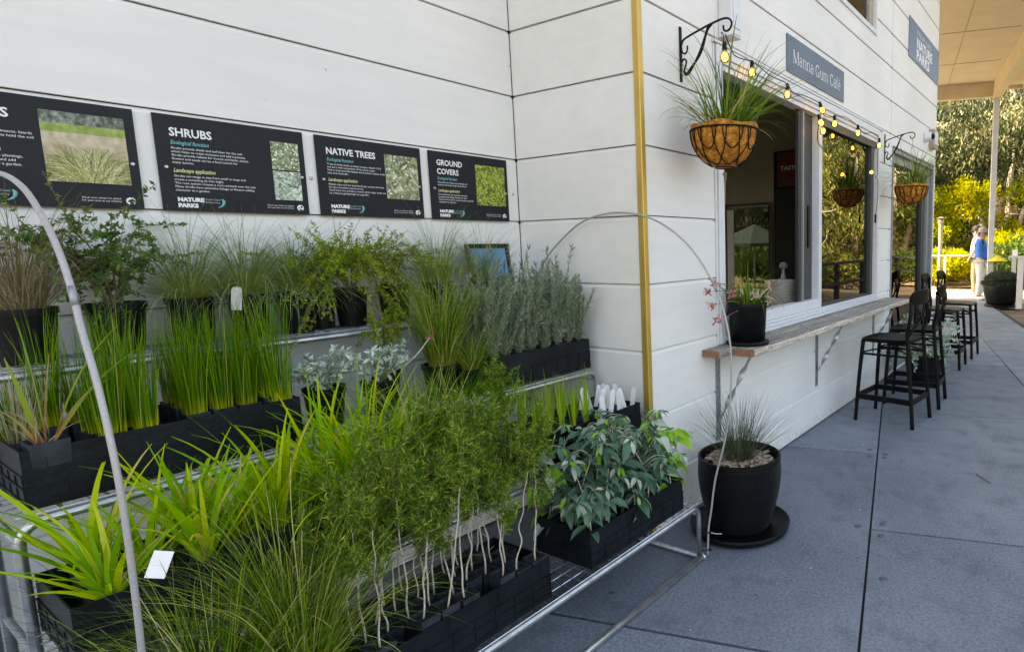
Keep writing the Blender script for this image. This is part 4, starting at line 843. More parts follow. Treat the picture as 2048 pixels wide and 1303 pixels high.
b = MB(); b.tube([(.36, -.035, .135), (.40, -.04, .14), (.425, -.042, .148)], .0018, 5); b.build('tie_tail', M_['offwhite'], t)
hoop('thick-looking grey conduit hoop in the foreground over the left end of the rack', -1.955, [(.345, .02, 0), (.36, .25, 0), (.40, .52, 0), (.437, .76, 0), (.452, .93, 0), (.452, 1.06, 0), (.437, 1.155, 0), (.41, 1.245, 0), (.372, 1.325, 0), (.345, 1.40, 0), (.30, 1.465, 0), (.235, 1.52, 0), (.145, 1.57, 0), (0, 1.605, 0), (-.18, 1.61, 0), (-.347, 1.577, 0), (-.488, 1.50, 0), (-.641, 1.374, 0), (-.74, 1.2, 0), (-.80, 1.0, 0)], [(.335, .235), (.33, .05)], r=.0049)
# ---- crates
def crate(label, tier, y0, L=.585, D=.283, H=.142, xo=-.018):
    x1, z = TIER[tier]; x1 += xo; x0 = x1 - D; zb_ = z + .010; b = MB(); w_ = .004
    b.box((x0, y0, zb_), (x1, y0+L, zb_+.004))
    b.box((x0, y0, zb_+.004), (x0+w_, y0+L, zb_+H)); b.box((x1-w_, y0, zb_+.004), (x1, y0+L, zb_+H))
    b.box((x0+w_, y0, zb_+.004), (x1-w_, y0+w_, zb_+H)); b.box((x0+w_, y0+L-w_, zb_+.004), (x1-w_, y0+L, zb_+H))
    for zz in (.10, .34, .56): # ribs
        h = zb_ + H*zz
        b.box((x1, y0-.003, h), (x1+.0035, y0+L+.003, h+.004)); b.box((x0-.0035, y0-.003, h), (x0, y0+L+.003, h+.004)); b.box((x0, y0-.0035, h), (x1, y0, h+.004)); b.box((x0, y0+L, h), (x1, y0+L+.0035, h+.004))
    for y in np.linspace(y0, y0+L-.004, 9): b.box((x1+.0002, y, zb_), (x1+.0028, y+.003, zb_+H*.56))
    for x in np.linspace(x0, x1-.004, 5): b.box((x, y0-.0028, zb_), (x+.003, y0-.0002, zb_+H*.56))
    for y in np.linspace(y0+.04, y0+L-.04, 4): b.box((x1+.0003, y, zb_+H*.56), (x1+.0012, y+.0015, zb_+H))
    o = b.build('plant_crate', M_['crate']); tag(o, label, 'crate', 'black plastic plant crates'); return x0, x1, y0, y0+L, zb_, zb_+H
cA1 = crate('black crate of white-stemmed seedlings at the front edge of the lowest shelf', 'A', -1.515)
cA2 = crate('black crate of broad grey-green leaved seedlings, right end of the lowest shelf', 'A', -.735)
cB1 = crate('black crate of lime strap-leaved plants, left end of the second shelf', 'B', -1.955)
cB2 = crate('black crate of bright shoots and white tags, right end of the second shelf', 'B', -.645)
cC1 = crate('long black crate of tall green rushes, left end of the third shelf', 'C', -1.945)
cC2 = crate('black crate of upright grey-green bushy plants, right end of the third shelf', 'C', -.652)
# ---- seedlings in square tubes
def tube_pot(s=.058, h=.125, m='tubepot'):
    b = MB(); a = s/2; c = a*.82
    def ring(q, z): return [(-q, -q, z), (q, -q, z), (q, q, z), (-q, q, z)]
    V = ring(c, 0) + ring(a, h) + ring(a-.002, h) + ring(a-.003, h-.012)
    b.add(V, [(3, 2, 1, 0)] + [(i, (i+1) % 4, 4+(i+1) % 4, 4+i) for i in range(4)] + [(4+i, 4+(i+1) % 4, 8+(i+1) % 4, 8+i) for i in range(4)] + [(8+i, 8+(i+1) % 4, 12+(i+1) % 4, 12+i) for i in range(4)])
    sb = MB(); V = []; n = 7; q = a-.0035
    for i in range(n):
        for j in range(n): V.append((-q+2*q*i/(n-1), -q+2*q*j/(n-1), h-.012+RNG.uniform(-.002, .004)))
    sb.add(V, [(i*n+j, (i+1)*n+j, (i+1)*n+j+1, i*n+j+1) for i in range(n-1) for j in range(n-1)])
    return b, sb
def needles(lb, P, n, ln, wd, spread=.9, up=.5, t0=0, t1=1):
    """short leaves all along a twig"""
    P = np.asarray(P); T = np.gradient(P, axis=0); T /= np.linalg.norm(T, axis=1)[:, None] + 1e-9
    u = RNG.uniform(0, len(P)-1.001, n); i = u.astype(int); f = (u-i)[:, None]; p = P[i]*(1-f) + P[i+1]*f
    L = T[i]*up + RNG.normal(size=(n, 3))*spread; s = ln*RNG.uniform(.6, 1.3, n)
    lb.inst(*LEAF4, p, L, RNG.normal(size=(n, 3)), s, t=RNG.uniform(t0, t1, n), wid=s*wd/ln)
def v_whitestem(h):
    s, l = MB(), MB(); z = .113; P = [np.array([RNG.uniform(-.008, .008), RNG.uniform(-.008, .008), z-.012])]; k = 9; lean = RNG.normal(size=2)*.10
    for i in range(1, k+1): P.append(P[0] + np.array([lean[0]*h*i/k + RNG.normal()*.0032, lean[1]*h*i/k + RNG.normal()*.0032, h*i/k]))
    Q = smooth_path(P, 30); rr_ = np.linspace(.0028, .0010, 30); s.tube(Q[:22], rr_[:22], 6); s.tube(Q[21:], rr_[21:], 5, m=1)
    for j in range(15):
        i = int(RNG.uniform(12, 29)); a = RNG.uniform(0, 2*PI); L = h*RNG.uniform(.18, .50)*(1.1-.4*i/30)
        e = Q[i] + np.array([math.cos(a)*L*.55, math.sin(a)*L*.55, L*.8]); m_ = (Q[i]+e)/2 + np.array([math.cos(a), math.sin(a), -.2])*L*.08
        q = smooth_path([Q[i], m_, e], 8); s.tube(q, np.linspace(.0012, .0005, 8), 4, cap=False, m=1); needles(l, q[1:], 36, .021, .0030, .8, .8, .05, .9 if e[2] < h*.9 else 1)
        for w_ in range(3):
            i2 = int(RNG.uniform(2, 7)); e2 = q[i2] + (RNG.normal(size=3)*.5 + [0, 0, .7])*L*.28; s.tube([q[i2], e2], [.0008, .0005], 3, cap=False, m=1); needles(l, np.linspace(q[i2], e2, 4), 21, .019, .0029, .8, .8, .1, 1)
    needles(l, Q[19:], 70, .020, .0030, .8, .8, .2, 1)
    if RNG.uniform() < .6:
        for j in range(3):
            i = int(RNG.uniform(5, 12)); e = Q[i] + RNG.normal(size=3)*[.02, .02, .015] + [0, 0, .03]; s.tube([Q[i], e], [.0011, .0005], 4)
    return s, l
def v_sage(h):
    s, l = MB(), MB()
    for j in range(13):
        a = RNG.uniform(0, 2*PI); L = h*RNG.uniform(.55, 1.1); tl = RNG.uniform(.03, .42)
        q = smooth_path([(.006*math.cos(a), .006*math.sin(a), .11), (L*tl*.45*math.cos(a), L*tl*.45*math.sin(a), .11+L*.5), (L*tl*math.cos(a+.3), L*tl*math.sin(a+.3), .11+L)], 12)
        s.tube(q, np.linspace(.0016, .0007, 12), 4, cap=False); needles(l, q[1:], 110, .025, .0042, .45, .95, RNG.uniform(0, .3), 1)
    return s, l
LEAFG = ([(0, 0, 0), (.12, .10, .02), (.12, 0, 0), (.12, -.10, .02), (.38, .40, .08), (.38, 0, .01), (.38, -.40, .08), (.7, .30, .03), (.7, 0, -.05), (.7, -.30, .03), (1, 0, -.16)],
         [(0, 2, 1), (0, 3, 2), (7, 8, 10), (8, 9, 10)], [(1, 2, 5, 4), (2, 3, 6, 5), (4, 5, 8, 7), (5, 6, 9, 8)])
def broad(lb, P, L, N, sc, t, wr=.42):
    tv, tr, q = LEAFG; lb.inst(tv, tr, P, L, N, sc, t=t, wid=np.asarray(sc)*wr*1.15); n0 = lb.n
    lb.inst(tv, q, P, L, N, sc, t=t, wid=np.asarray(sc)*wr*1.15)
def v_gum(h, green=False):
    s, l = MB(), MB(); lean = RNG.normal(size=2)*.12
    Q = smooth_path([(0, 0, .10), (lean[0]*h*.3, lean[1]*h*.3, .10+h*.4), (lean[0]*h+RNG.normal()*.03, lean[1]*h+RNG.normal()*.03, .10+h)], 26); s.tube(Q, np.linspace(.0032, .0012, 26), 6)
    def whorl(p, ax, n, ln, droop, t0):
        a0 = RNG.uniform(0, 2*PI); Pp, Ll, Nn, S, T = [], [], [], [], []
        for j in range(n):
            a = a0 + j*2*PI/n + RNG.normal()*.25; d = np.array([math.cos(a), math.sin(a), .55-droop*RNG.uniform(.5, 1.7)]); Pp.append(p + d*.006); Ll.append(d); Nn.append(np.array([0, 0, 1]) + RNG.normal(size=3)*.35); S.append(ln*RNG.uniform(.75, 1.2)); T.append(t0+RNG.uniform(-.2, .2))
        broad(l, np.array(Pp), np.array(Ll), np.array(Nn), np.array(S), np.clip(T, 0, 1))
    g0 = 1.0 if green else .35
    for i in range(3, 26, 3): whorl(Q[i], 0, 2 if i % 4 else 3, .095 + .022*math.sin(i), .95, g0)
    for j in range(5):
        i = int(RNG.uniform(8, 22)); a = RNG.uniform(0, 2*PI); L = h*RNG.uniform(.15, .3); e = Q[i] + np.array([math.cos(a)*L, math.sin(a)*L, L*.35]); q = smooth_path([Q[i], (Q[i]+e)/2+[0, 0, .02], e], 7); s.tube(q, np.linspace(.0016, .0008, 7), 4)
        for w_ in (3, 5): whorl(q[w_], 0, 2, .082, 1.0, g0)
        whorl(q[6], 0, 4, .048, 1.3, .82 if not green else .97)
    whorl(Q[25], 0, 5, .048, 1.0, .88 if not green else .97); whorl(Q[24], 0, 4, .06, 1.2, .7 if not green else .97)
    return s, l
def v_blades(n, sp, h0, h1, tilt, droop, w0, w1, seg=5, z=.112, tl=(0, 1), s2=0):
    l = MB(); a = RNG.uniform(0, 2*PI, n); r = sp*np.sqrt(RNG.uniform(0, 1, n))
    l.blades(np.stack([r*np.cos(a), r*np.sin(a), np.full(n, z)], 1), a + RNG.normal(size=n)*.5, RNG.uniform(*tilt, n), RNG.uniform(h0, h1, n), RNG.uniform(*droop, n), RNG.uniform(w0, w1, n), seg, t=RNG.uniform(*tl, n), sway=s2)
    return l
def protoset(kind, cat, labelf, variants, mats, spots, group, pot_s=.058, zoff=0, rowword='row'):
    """first of each variant is built, the rest are copies of the thing with its parts"""
    protos = []
    for i, sp in enumerate(spots):
        x, y, z, lab = sp[:4]; k = i % len(variants); rz = RNG.choice([0, PI/2, PI, -PI/2]); sc = RNG.uniform(.88, 1.12)
        if len(protos) <= k:
            t = thing(kind, lab, cat, (x, y, z), rz, group)
            pb, sb = tube_pot(pot_s); pb.build('pot', M_['tubepot'], t); sb.build('soil', M_['soil'], t)
            for nm, mb, mt in variants[k](): mb.build(nm, [M_[q] for q in mt.split('+')], t)
            t.scale = (1, 1, 1); protos.append(t)
        else: dup(protos[k], (x, y, z), rz, lab, group, scale=(1, 1, sc))
def grid(cr, nr, nc, what, skip=(), jit=.003, zl=.008, rows='from the pavement'):
    x0, x1, y0, y1, zb_, zt = cr; out = []
    for r in range(nr):
        for c in range(nc):
            if (r, c) in skip: continue
            x = x1 - .033 - (x1-x0-.066)*r/max(nr-1, 1); y = y0 + .036 + (y1-y0-.072)*c/(nc-1)
            out.append((x + RNG.uniform(-jit, jit), y + RNG.uniform(-jit, jit), zb_ + .008 + RNG.uniform(0, zl) + (.012 if r == 0 and zl > .015 else 0), '%s, %s row %s, %s from the left' % (what, ORD[r], rows, ORD[c])))
    return out
W2 = lambda f, a, b: (lambda: [('stem', *(lambda q: (q[0], a))(f())),])
def mk(f, sm, lm):
    def g_():
        s, l = f(); return [('stem', s, sm), ('leaves', l, lm)]
    return g_
def mkb(f, lm, nm='blades'):
    return lambda: [(nm, f(), lm)]
protoset('tube_seedling', 'seedling', None, [mk(lambda h=h: v_whitestem(h), 'whitestem+mossytwig', 'needle') for h in (.44, .36, .50, .40, .33, .47, .42)], None, grid(cA1, 4, 9, 'white-stemmed feathery seedling', skip={(0, 1), (0, 5), (1, 8), (3, 8)}, zl=.02), 'white-stemmed seedlings in the front crate', .056)
protoset('tube_seedling', 'seedling', None, [mk(lambda h=h, g=g_: v_gum(h, g), 'whitestem', 'gum') for h, g_ in ((.30, False), (.36, False), (.24, False), (.33, False), (.26, True), (.38, False), (.28, False))], None, grid(cA2, 4, 7, 'broad grey-leaved seedling', skip={(0, 2), (0, 5), (2, 6)}), 'broad-leaved seedlings in the right front crate', .056)
protoset('tube_seedling', 'seedling', None, [mk(lambda h=h: v_sage(h), 'twig', 'sage') for h in (.31, .36, .28, .39, .25)], None, grid(cC2, 4, 8, 'grey-green bushy seedling', rows='from the front'), 'grey-green bushy seedlings on the third shelf', .056)
protoset('rush_plug', 'rush', None, [mkb(lambda h=h: v_blades(n, .027, h*.35, h, (0, tt_), (-.05, .35), .0015, .0034, 5, s2=.3), 'rush') for h, n, tt_ in ((.34, 170, .14), (.29, 130, .2), (.37, 150, .12), (.25, 90, .26), (.33, 190, .18), (.30, 110, .12))], None, grid(cC1, 4, 9, 'tube of upright green rush', skip={(0, 0), (0, 1), (0, 4), (1, 0), (1, 1), (1, 4), (2, 4), (2, 1), (0, 6), (0, 7), (3, 4), (0, 5), (2, 0)}, rows='from the front'), 'upright rushes on the third shelf', .056)
sp = grid(cB2, 4, 8, 'bright green grassy shoots in a tube', rows='from the front', skip={(r, c) for r in range(4) for c in (5, 6, 7)} | {(0, 4), (3, 0)})
protoset('shoot_plug', 'seedling', None, [mkb(lambda h=h: v_blades(13, .012, h*.6, h, (0, .22), (0, .3), .004, .007, 5), 'shoot') for h in (.20, .17, .23)], None, sp, 'bright grassy shoots on the second shelf', .056)
sp = grid(cB2, 4, 3, 'x'); tags_ = []
pb, sb = tube_pot(.056); p0 = None
for r in range(4):
    for c in range(3):
        x0, x1, y0, y1, zb_, zt = cB2; x = x1-.033-(x1-x0-.066)*r/3; y = y1-.036-.073*c; lab = 'bare tube pot for tags, %s row from the front, %s from the right' % (ORD[r], ORD[c])
        if p0 is None:
            p0 = thing('tube_pot', lab, 'pot', (x, y, zb_+.008), 0, 'tube pots holding plant tags'); pb.build('pot', M_['tubepot'], p0); sb.build('soil', M_['soil'], p0)
        else: dup(p0, (x, y, zb_+.008), 0, lab)
tb = MB(); tb.add([(-.011, 0, 0), (.011, 0, 0), (.011, 0, .115), (.007, 0, .128), (-.007, 0, .128), (-.011, 0, .115)] + [(-.011, .0012, 0), (.011, .0012, 0), (.011, .0012, .115), (.007, .0012, .128), (-.007, .0012, .128), (-.011, .0012, .115)], [(0, 1, 2, 3, 4, 5), (11, 10, 9, 8, 7, 6)] + [(i, 6+i, 6+(i+1) % 6, (i+1) % 6) for i in range(6)])
tg = tb.build('plant_tag', M_['offwhite']); first = True
for r in range(3):
    for c in range(5):
        x = cB2[1]-.03-.075*r + RNG.uniform(-.012, .012); y = cB2[3]-.03-.045*c + RNG.uniform(-.008, .008)
        o = tg if first else dup(tg); first = False
        o.location = (x, y, .665+RNG.uniform(-.008, .014)); o.rotation_euler = (RNG.uniform(-.22, .22), RNG.uniform(-.22, .22), .7+RNG.normal()*.3)
        tag(o, 'upright white plant tag, %s row from the front, %s from the right' % (ORD[r], ORD[c]), 'plant tag', 'bundle of white plant tags')
# ---- loose round pots and clumps
def round_pot(b, r, h, n=28, rim=.006):
    b.lathe([(0, 0), (r*.80, 0), (r*.97, h-.018), (r+rim*.4, h-.018), (r+rim*.4, h), (r-.002, h), (r-.004, h-.012), (r*.9, h-.02)], n)
def potted(label, x, y, z, r, h, parts, cat='potted plant', name='potted_plant', group='round black pots on the rack', pm='black'):
    t = thing(name, label, cat, (x, y, z), group=group)
    b = MB(); round_pot(b, r, h); b.build('pot', M_[pm], t, smooth=False)
    s_ = MB(); n = 18; s_.add([(0, 0, h-.010)] + [(r*.94*math.cos(q*2*PI/n), r*.94*math.sin(q*2*PI/n), h-.014+RNG.uniform(-.002, .004)) for q in range(n)], [(0, 1+q, 1+(q+1) % n) for q in range(n)]); s_.build('soil', M_['soil'], t)
    for nm, mb, mt in parts: mb.build(nm, [M_[q] for q in mt.split('+')], t)
    return t
ZD, ZC, ZBt, ZA = 1.147+.010, .845+.010, .558+.010, .27+.010
# top shelf
potted('round pot of dry straw-coloured tussock grass, leftmost on the top shelf', -.715, -1.84, ZD, .068, .15, [('blades', v_blades(420, .045, .22, .42, (.05, .8), (.4, 2.2), .0016, .003, 8, z=.14, s2=.3), 'drygrass')])
def leafy_shrub(h, r, n, ls, ww, lz=.0, asym=(0, 0), stems=9, nn=2, mixz=.45):
    s, l = MB(), MB()
    for j in range(stems):
        a = RNG.uniform(0, 2*PI); rr = r*RNG.uniform(.35, 1); e = np.array([rr*math.cos(a)+asym[0], rr*math.sin(a)+asym[1], .14+h*RNG.uniform(.55, 1)])
        q = smooth_path([(.01*math.cos(a), .01*math.sin(a), .12), (e[0]*.35, e[1]*.35, .14+(e[2]-.14)*.6), e], 14); s.tube(q, np.linspace(.0035, .001, 14), 5, cap=False)
        for w_ in range(8):
            i = int(RNG.uniform(5, 14)); e2 = q[min(i, 13)] + RNG.normal(size=3)*r*.30 + [0, 0, lz]; s.tube([q[min(i, 13)], e2], [.0012, .0006], 4, cap=False)
            P = np.linspace(q[min(i, 13)], e2, 6); m_ = n//(stems*8); u = RNG.uniform(0, 4.99, m_); i_ = u.astype(int); pp = P[i_] + (P[i_+1]-P[i_])*(u-i_)[:, None]
            sc = ls*RNG.uniform(.6, 1.3, m_); l.inst(*LEAF4, pp, RNG.normal(size=(m_, 3))+[0, 0, .4], RNG.normal(size=(m_, 3)), sc, t=np.clip(RNG.uniform(0, .5)+RNG.uniform(0, .5, m_), 0, 1), wid=sc*ww)
    return [('stems', s, 'twig'), ('leaves', l, 'shrub')]
potted('round pot with a twiggy small-leaved shrub, second on the top shelf', -.705, -1.655, ZD, .068, .15, leafy_shrub(.25, .23, 3900, .0155, .5, asym=(0, -.06), stems=13))
potted('round pot of pale blue-green fountain grass under the SHRUBS sign', -.715, -1.475, ZD, .062, .15, [('blades', v_blades(620, .035, .16, .40, (.05, 1.35), (.5, 2.0), .0013, .0025, 8, z=.14, s2=.2), 'bluegrass')])
potted('round pot of arching green-gold grass behind the single white tag', -.715, -1.315, ZD, .060, .15, [('blades', v_blades(620, .04, .18, .42, (.05, 1.4), (.8, 2.5), .0014, .0027, 9, z=.14, s2=.25), 'bluegrass')])
potted('round pot of fine grass, right of the single white tag', -.700, -1.175, ZD, .062, .15, [('blades', v_blades(480, .035, .16, .38, (.05, 1.4), (.8, 2.4), .0014, .0027, 9, z=.14, s2=.25), 'bluegrass')])
def spreading(L=.36, n=16):
    s, l = MB(), MB()
    for j in range(n):
        a = RNG.uniform(-1.9, 1.9); LL = L*RNG.uniform(.5, 1)
        e = np.array([LL*math.cos(a)*.8, LL*math.sin(a), .14+LL*RNG.uniform(-.35, .45)]); q = smooth_path([(0, 0, .13), (e[0]*.4, e[1]*.4, .16+LL*.35), e], 12); s.tube(q, np.linspace(.003, .0008, 12), 4, cap=False)
        needles(l, q[3:], 150, .013, .0048, .9, .3)
        for w_ in range(6):
            i = int(RNG.uniform(4, 11)); e2 = q[i] + (q[i]-q[i-2])*2.0 + RNG.normal(size=3)*.03; s.tube([q[i], e2], [.0012, .0005], 4, cap=False); needles(l, np.linspace(q[i], e2, 5), 60, .012, .0046, .9, .3)
    return [('stems', s, 'twig'), ('leaves', l, 'shrubyel')]
potted('round pot with a spreading small-leaved shrub spilling over the top shelf edge', -.695, -.985, ZD, .058, .15, spreading(.34, 18))
potted('round pot with a bright yellow-green arching shrub under the NATIVE TREES sign', -.73, -1.08, ZD, .05, .14, leafy_shrub(.17, .22, 4200, .013, .45, asym=(0, .0), stems=12)[:1] + [('leaves', leafy_shrub(.17, .22, 4600, .013, .45, stems=14)[1][1], 'shrubyel')])
potted('round pot with an olive wiry shrub under the GROUND COVERS sign', -.715, -.80, ZD, .062, .15, [('stems', (q_ := leafy_shrub(.19, .20, 3600, .012, .4, stems=14))[0][1], 'twig'), ('leaves', q_[1][1], 'shrubyel')])
potted('round pot of drooping fine grass just left of the framed blue picture', -.705, -.60, ZD, .062, .15, [('blades', v_blades(560, .04, .20, .44, (.05, 1.2), (.6, 2.2), .0012, .0022, 9, z=.14, s2=.3), 'bluegrass')])
potted('round pot of wispy grass in front of the framed blue picture', -.66, -.40, ZD, .060, .14, [('blades', v_blades(360, .03, .18, .36, (.05, .8), (.4, 1.8), .0011, .002, 8, z=.13, s2=.3), 'bluegrass')])
o = dup(tg); o.location = (-.60, -1.395, 1.262); o.rotation_euler = (.28, .10, 1.2); o.scale = (1.25, 1, .62); tag(o, 'single white plant tag among the grasses on the top shelf', 'plant tag')
if 'group' in o: del o['group']
# third shelf: silver plants and tall grass between the two crates
def silver(h, r, n):
    s, l = MB(), MB()
    for j in range(15):
        a = RNG.uniform(0, 2*PI); rr = r*RNG.uniform(.3, 1); e = np.array([rr*math.cos(a), rr*math.sin(a), .12+h*RNG.uniform(.35, 1)]); q = smooth_path([(0, 0, .11), (e[0]*.5, e[1]*.5, .11+(e[2]-.11)*.7), e], 9); s.tube(q, np.linspace(.003, .0014, 9), 5)
        m_ = n//15; u = RNG.uniform(2, 7.99, m_); i_ = u.astype(int); pp = q[i_]+(q[i_+1]-q[i_])*(u-i_)[:, None]; d = RNG.normal(size=(m_, 3))*.8+[0, 0, .5]
        sc = RNG.uniform(.018, .036, m_); broad(l, pp, d, RNG.normal(size=(m_, 3))*.5+[0, 0, 1], sc, RNG.uniform(0, 1, m_), .42)
    return [('stems', s, 'sage'), ('leaves', l, 'silver')]
potted('round pot of silvery rounded leaves, left of the two on the third shelf', -.43, -1.235, ZC, .062, .135, silver(.15, .13, 620))
tt = potted('round pot of silvery leaves with one orange-tipped stem, third shelf', -.42, -1.05, ZC, .060, .125, silver(.13, .13, 520))
b = MB(); b.tube(smooth_path([(0, .03, .14), (.04, .10, .18), (.06, .17, .26)], 10), .002, 5); b.build('long_stem', M_['whitestem'], tt)
b = MB(); k_ = 26; b.inst(*LEAF4, np.tile([.06, .17, .262], (k_, 1)) + RNG.normal(size=(k_, 3))*.006, RNG.normal(size=(k_, 3)), RNG.normal(size=(k_, 3)), .014, t=RNG.uniform(0, .6, k_), wid=.008); b.build('flower', M_['pinkfl'], tt)
potted('round pot of a small bushy green shrub behind the silvery plants', -.53, -.97, ZC, .055, .13, [('stems', (q_ := leafy_shrub(.24, .07, 1600, .014, .4, stems=7))[0][1], 'twig'), ('leaves', q_[1][1], 'shrubyel')])
potted('tall clump of green tussock grass in a round pot beside the grey-green crate', -.42, -.80, ZC, .072, .14, [('blades', v_blades(620, .045, .26, .46, (0, .45), (.1, 1.4), .0015, .003, 8, z=.13, s2=.25), 'grass')])
potted('round pot of yellowish fine grass at the front of the third shelf', -.36, -.71, ZC, .05, .11, [('blades', v_blades(260, .03, .12, .30, (.1, .9), (.4, 1.8), .0013, .0025, 7, z=.10, s2=.25), 'grass')])
# strap-leaved plant with red base and dry grass at the left end of the rush crate
t = thing('tube_seedling', 'strap-leaved plant with orange-red leaf bases, front left of the rush crate', 'seedling', (-.345, -1.895, ZC+.03), 0, 'odd plants in the rush crate')
pb, sb = tube_pot(.07); pb.build('pot', M_['tubepot'], t); sb.build('soil', M_['soil'], t)
l = MB(); l.blades([(0, -.01, .112), (.005, .0, .112), (0, .012, .112), (-.008, 0, .112), (.01, .008, .112), (.0, -.015, .112), (-.005, .014, .112)], [-1.9, -1.6, 1.35, 1.2, 1.75, -1.2, 1.5], [.12, .02, .30, .10, .55, .3, .4], [.22, .31, .31, .22, .28, .15, .19], [.1, .12, .5, .1, .6, .9, .9], [.017, .018, .016, .012, .010, .009, .009], 9, t=[.45, .35, .5, .96, .6, .9, 1]); l.build('leaves', M_['phorm'], t)
l = MB(); l.blades(np.tile([0, 0, .112], (9, 1)) + RNG.normal(size=(9, 3))*.008*[1, 1, 0], RNG.uniform(0, 2*PI, 9), RNG.uniform(.2, .8, 9), RNG.uniform(.12, .26, 9), RNG.uniform(1, 2.6, 9), .004, 10, t=.9); l.build('dry_leaves', M_['drygrass'], t)
t = thing('rush_plug', 'tube of thin dry straw-coloured stems, back left corner of the rush crate', 'rush', (-.46, -1.915, ZC+.015), 0, 'odd plants in the rush crate')
pb, sb = tube_pot(.056); pb.build('pot', M_['tubepot'], t); sb.build('soil', M_['soil'], t); v_blades(70, .024, .10, .26, (0, .25), (0, .5), .0013, .002, 5).build('blades', M_['drygrass'], t)
# second shelf: lime strap plants in the left crate, then loose clumps
lime = lambda n, h0, h1, w0=.010, w1=.017: v_blades(n, .014, h0, h1, (.08, .85), (.15, 1.3), w0, w1, 9, z=.105)
for i, (x, y, n, h1, lab) in enumerate([(-.05, -1.885, 34, .28, 'lime strap-leaved plant at the front left corner of its crate'), (-.215, -1.87, 30, .36, 'lime strap-leaved plant with one brown leaf tip, back left of its crate'), (-.06, -1.71, 36, .34, 'lime strap-leaved plant just right of the foreground hoop'), (-.20, -1.69, 34, .38, 'tall lime strap-leaved plant behind the foreground hoop'), (-.14, -1.80, 30, .30, 'lime strap-leaved plant squeezed between the hoop and the crate corner'), (-.13, -1.62, 30, .33, 'lime strap-leaved plant between its taller neighbours mid crate'), (-.10, -1.54, 38, .36, 'lime strap-leaved plant in the middle of its crate, bending right'), (-.22, -1.46, 38, .38, 'bright green strap-leaved plant at the right back of its crate')]):
    t = thing('strap_plant', lab, 'seedling', (x, y, cB1[4]+.012), 0, 'lime strap-leaved plants on the second shelf')
    pb, sb = tube_pot(.075); pb.build('pot', M_['tubepot'], t); sb.build('soil', M_['soil'], t); lime(n, h1*.45, h1).build('leaves', M_['lime'], t)
    if i == 1:
        l = MB(); l.blades([(0, 0, .11)], [-1.9], [.7], [.25], [-.3], [.016], 8, t=.9); l.build('yellow_leaf', M_['lime'], t)
        l = MB(); d = np.array([math.cos(-1.9)*math.sin(.55), math.sin(-1.9)*math.sin(.55), math.cos(.55)]); p = np.array([0, 0, .11]) + d*.245; l.tube([p, p+d*.04], [.005, .001], 5); l.build('brown_tip', M_['twig'], t)
potted('round pot of long bright green strap leaves in the middle of the second shelf', -.12, -1.28, ZBt, .07, .14, [('blades', v_blades(130, .045, .22, .46, (.03, .75), (.2, 1.4), .007, .013, 9, z=.13), 'lime')])
potted('loose pot of lime strap leaves leaning over the second shelf edge', -.045, -1.385, ZBt, .05, .12, [('leaves', v_blades(44, .02, .18, .38, (.1, .95), (.2, 1.5), .009, .015, 9, z=.11), 'lime')])
potted('pot of bright strap leaves just behind the leaning lime one', -.225, -1.355, ZBt, .055, .13, [('leaves', v_blades(60, .025, .22, .42, (.03, .75), (.2, 1.3), .008, .014, 9, z=.12), 'lime')])
potted('pot of slim lime leaves mixed into the tall grasses, front of the second shelf', -.03, -1.25, ZBt, .055, .12, [('leaves', v_blades(80, .03, .20, .40, (.05, .9), (.2, 1.5), .006, .011, 9, z=.11), 'lime')])
potted('round pot of dense green grass, second shelf, right of the long strap leaves', -.10, -1.11, ZBt, .07, .14, [('blades', v_blades(480, .05, .22, .44, (0, .6), (.2, 1.6), .0022, .004, 8, z=.13, s2=.2), 'grass')])
potted('round pot of arching deep green grass behind the white-stemmed seedlings', -.14, -.93, ZBt, .07, .14, [('blades', v_blades(620, .05, .24, .44, (.05, .8), (.6, 1.9), .0014, .003, 8, z=.13, s2=.25), 'rush')])
potted('round pot of feathery dark green foliage, second shelf, left of the bright shoots', -.12, -.76, ZBt, .06, .14, [('stems', (q_ := v_whitestem(.30))[0], 'twig+mossytwig'), ('leaves', q_[1], 'needle'), ('more_leaves', v_whitestem(.26)[1], 'needle')])
# lowest shelf, left: long grasses
for i, (x, y, lab, n, mt, h1) in enumerate([(.20, -1.63, 'clump of long arching green grass beside the white-stemmed crate', 520, 'grass', .58), (.05, -1.60, 'tall upright green grass clump behind the arching one, lowest shelf', 420, 'grass', .56), (.22, -1.80, 'yellowish fine grass clump at the bottom left, nearest the viewer', 520, 'drygrass', .44), (.06, -1.80, 'dark green fine grass clump under the lime plants, lowest shelf', 460, 'darkgrass', .50)]):
    potted(lab, x, y, ZA, .068, .13, [('blades', v_blades(n, .045, h1*.5, h1, (0, .75), (.2, 1.7), .0018, .0038, 10, z=.12, s2=.3, tl=(0, 1)), mt if mt != 'drygrass' else 'grass')])
b = MB(); b.box((-.017, -.0006, -.027), (.017, .0006, .027)); o = b.build('plant_tag', M_['offwhite'], bevel=.002); o.location = (.14, -1.845, .80); o.rotation_euler = (-.35, .30, .95); tag(o, 'blank white card hanging against the foreground hoop', 'plant tag')
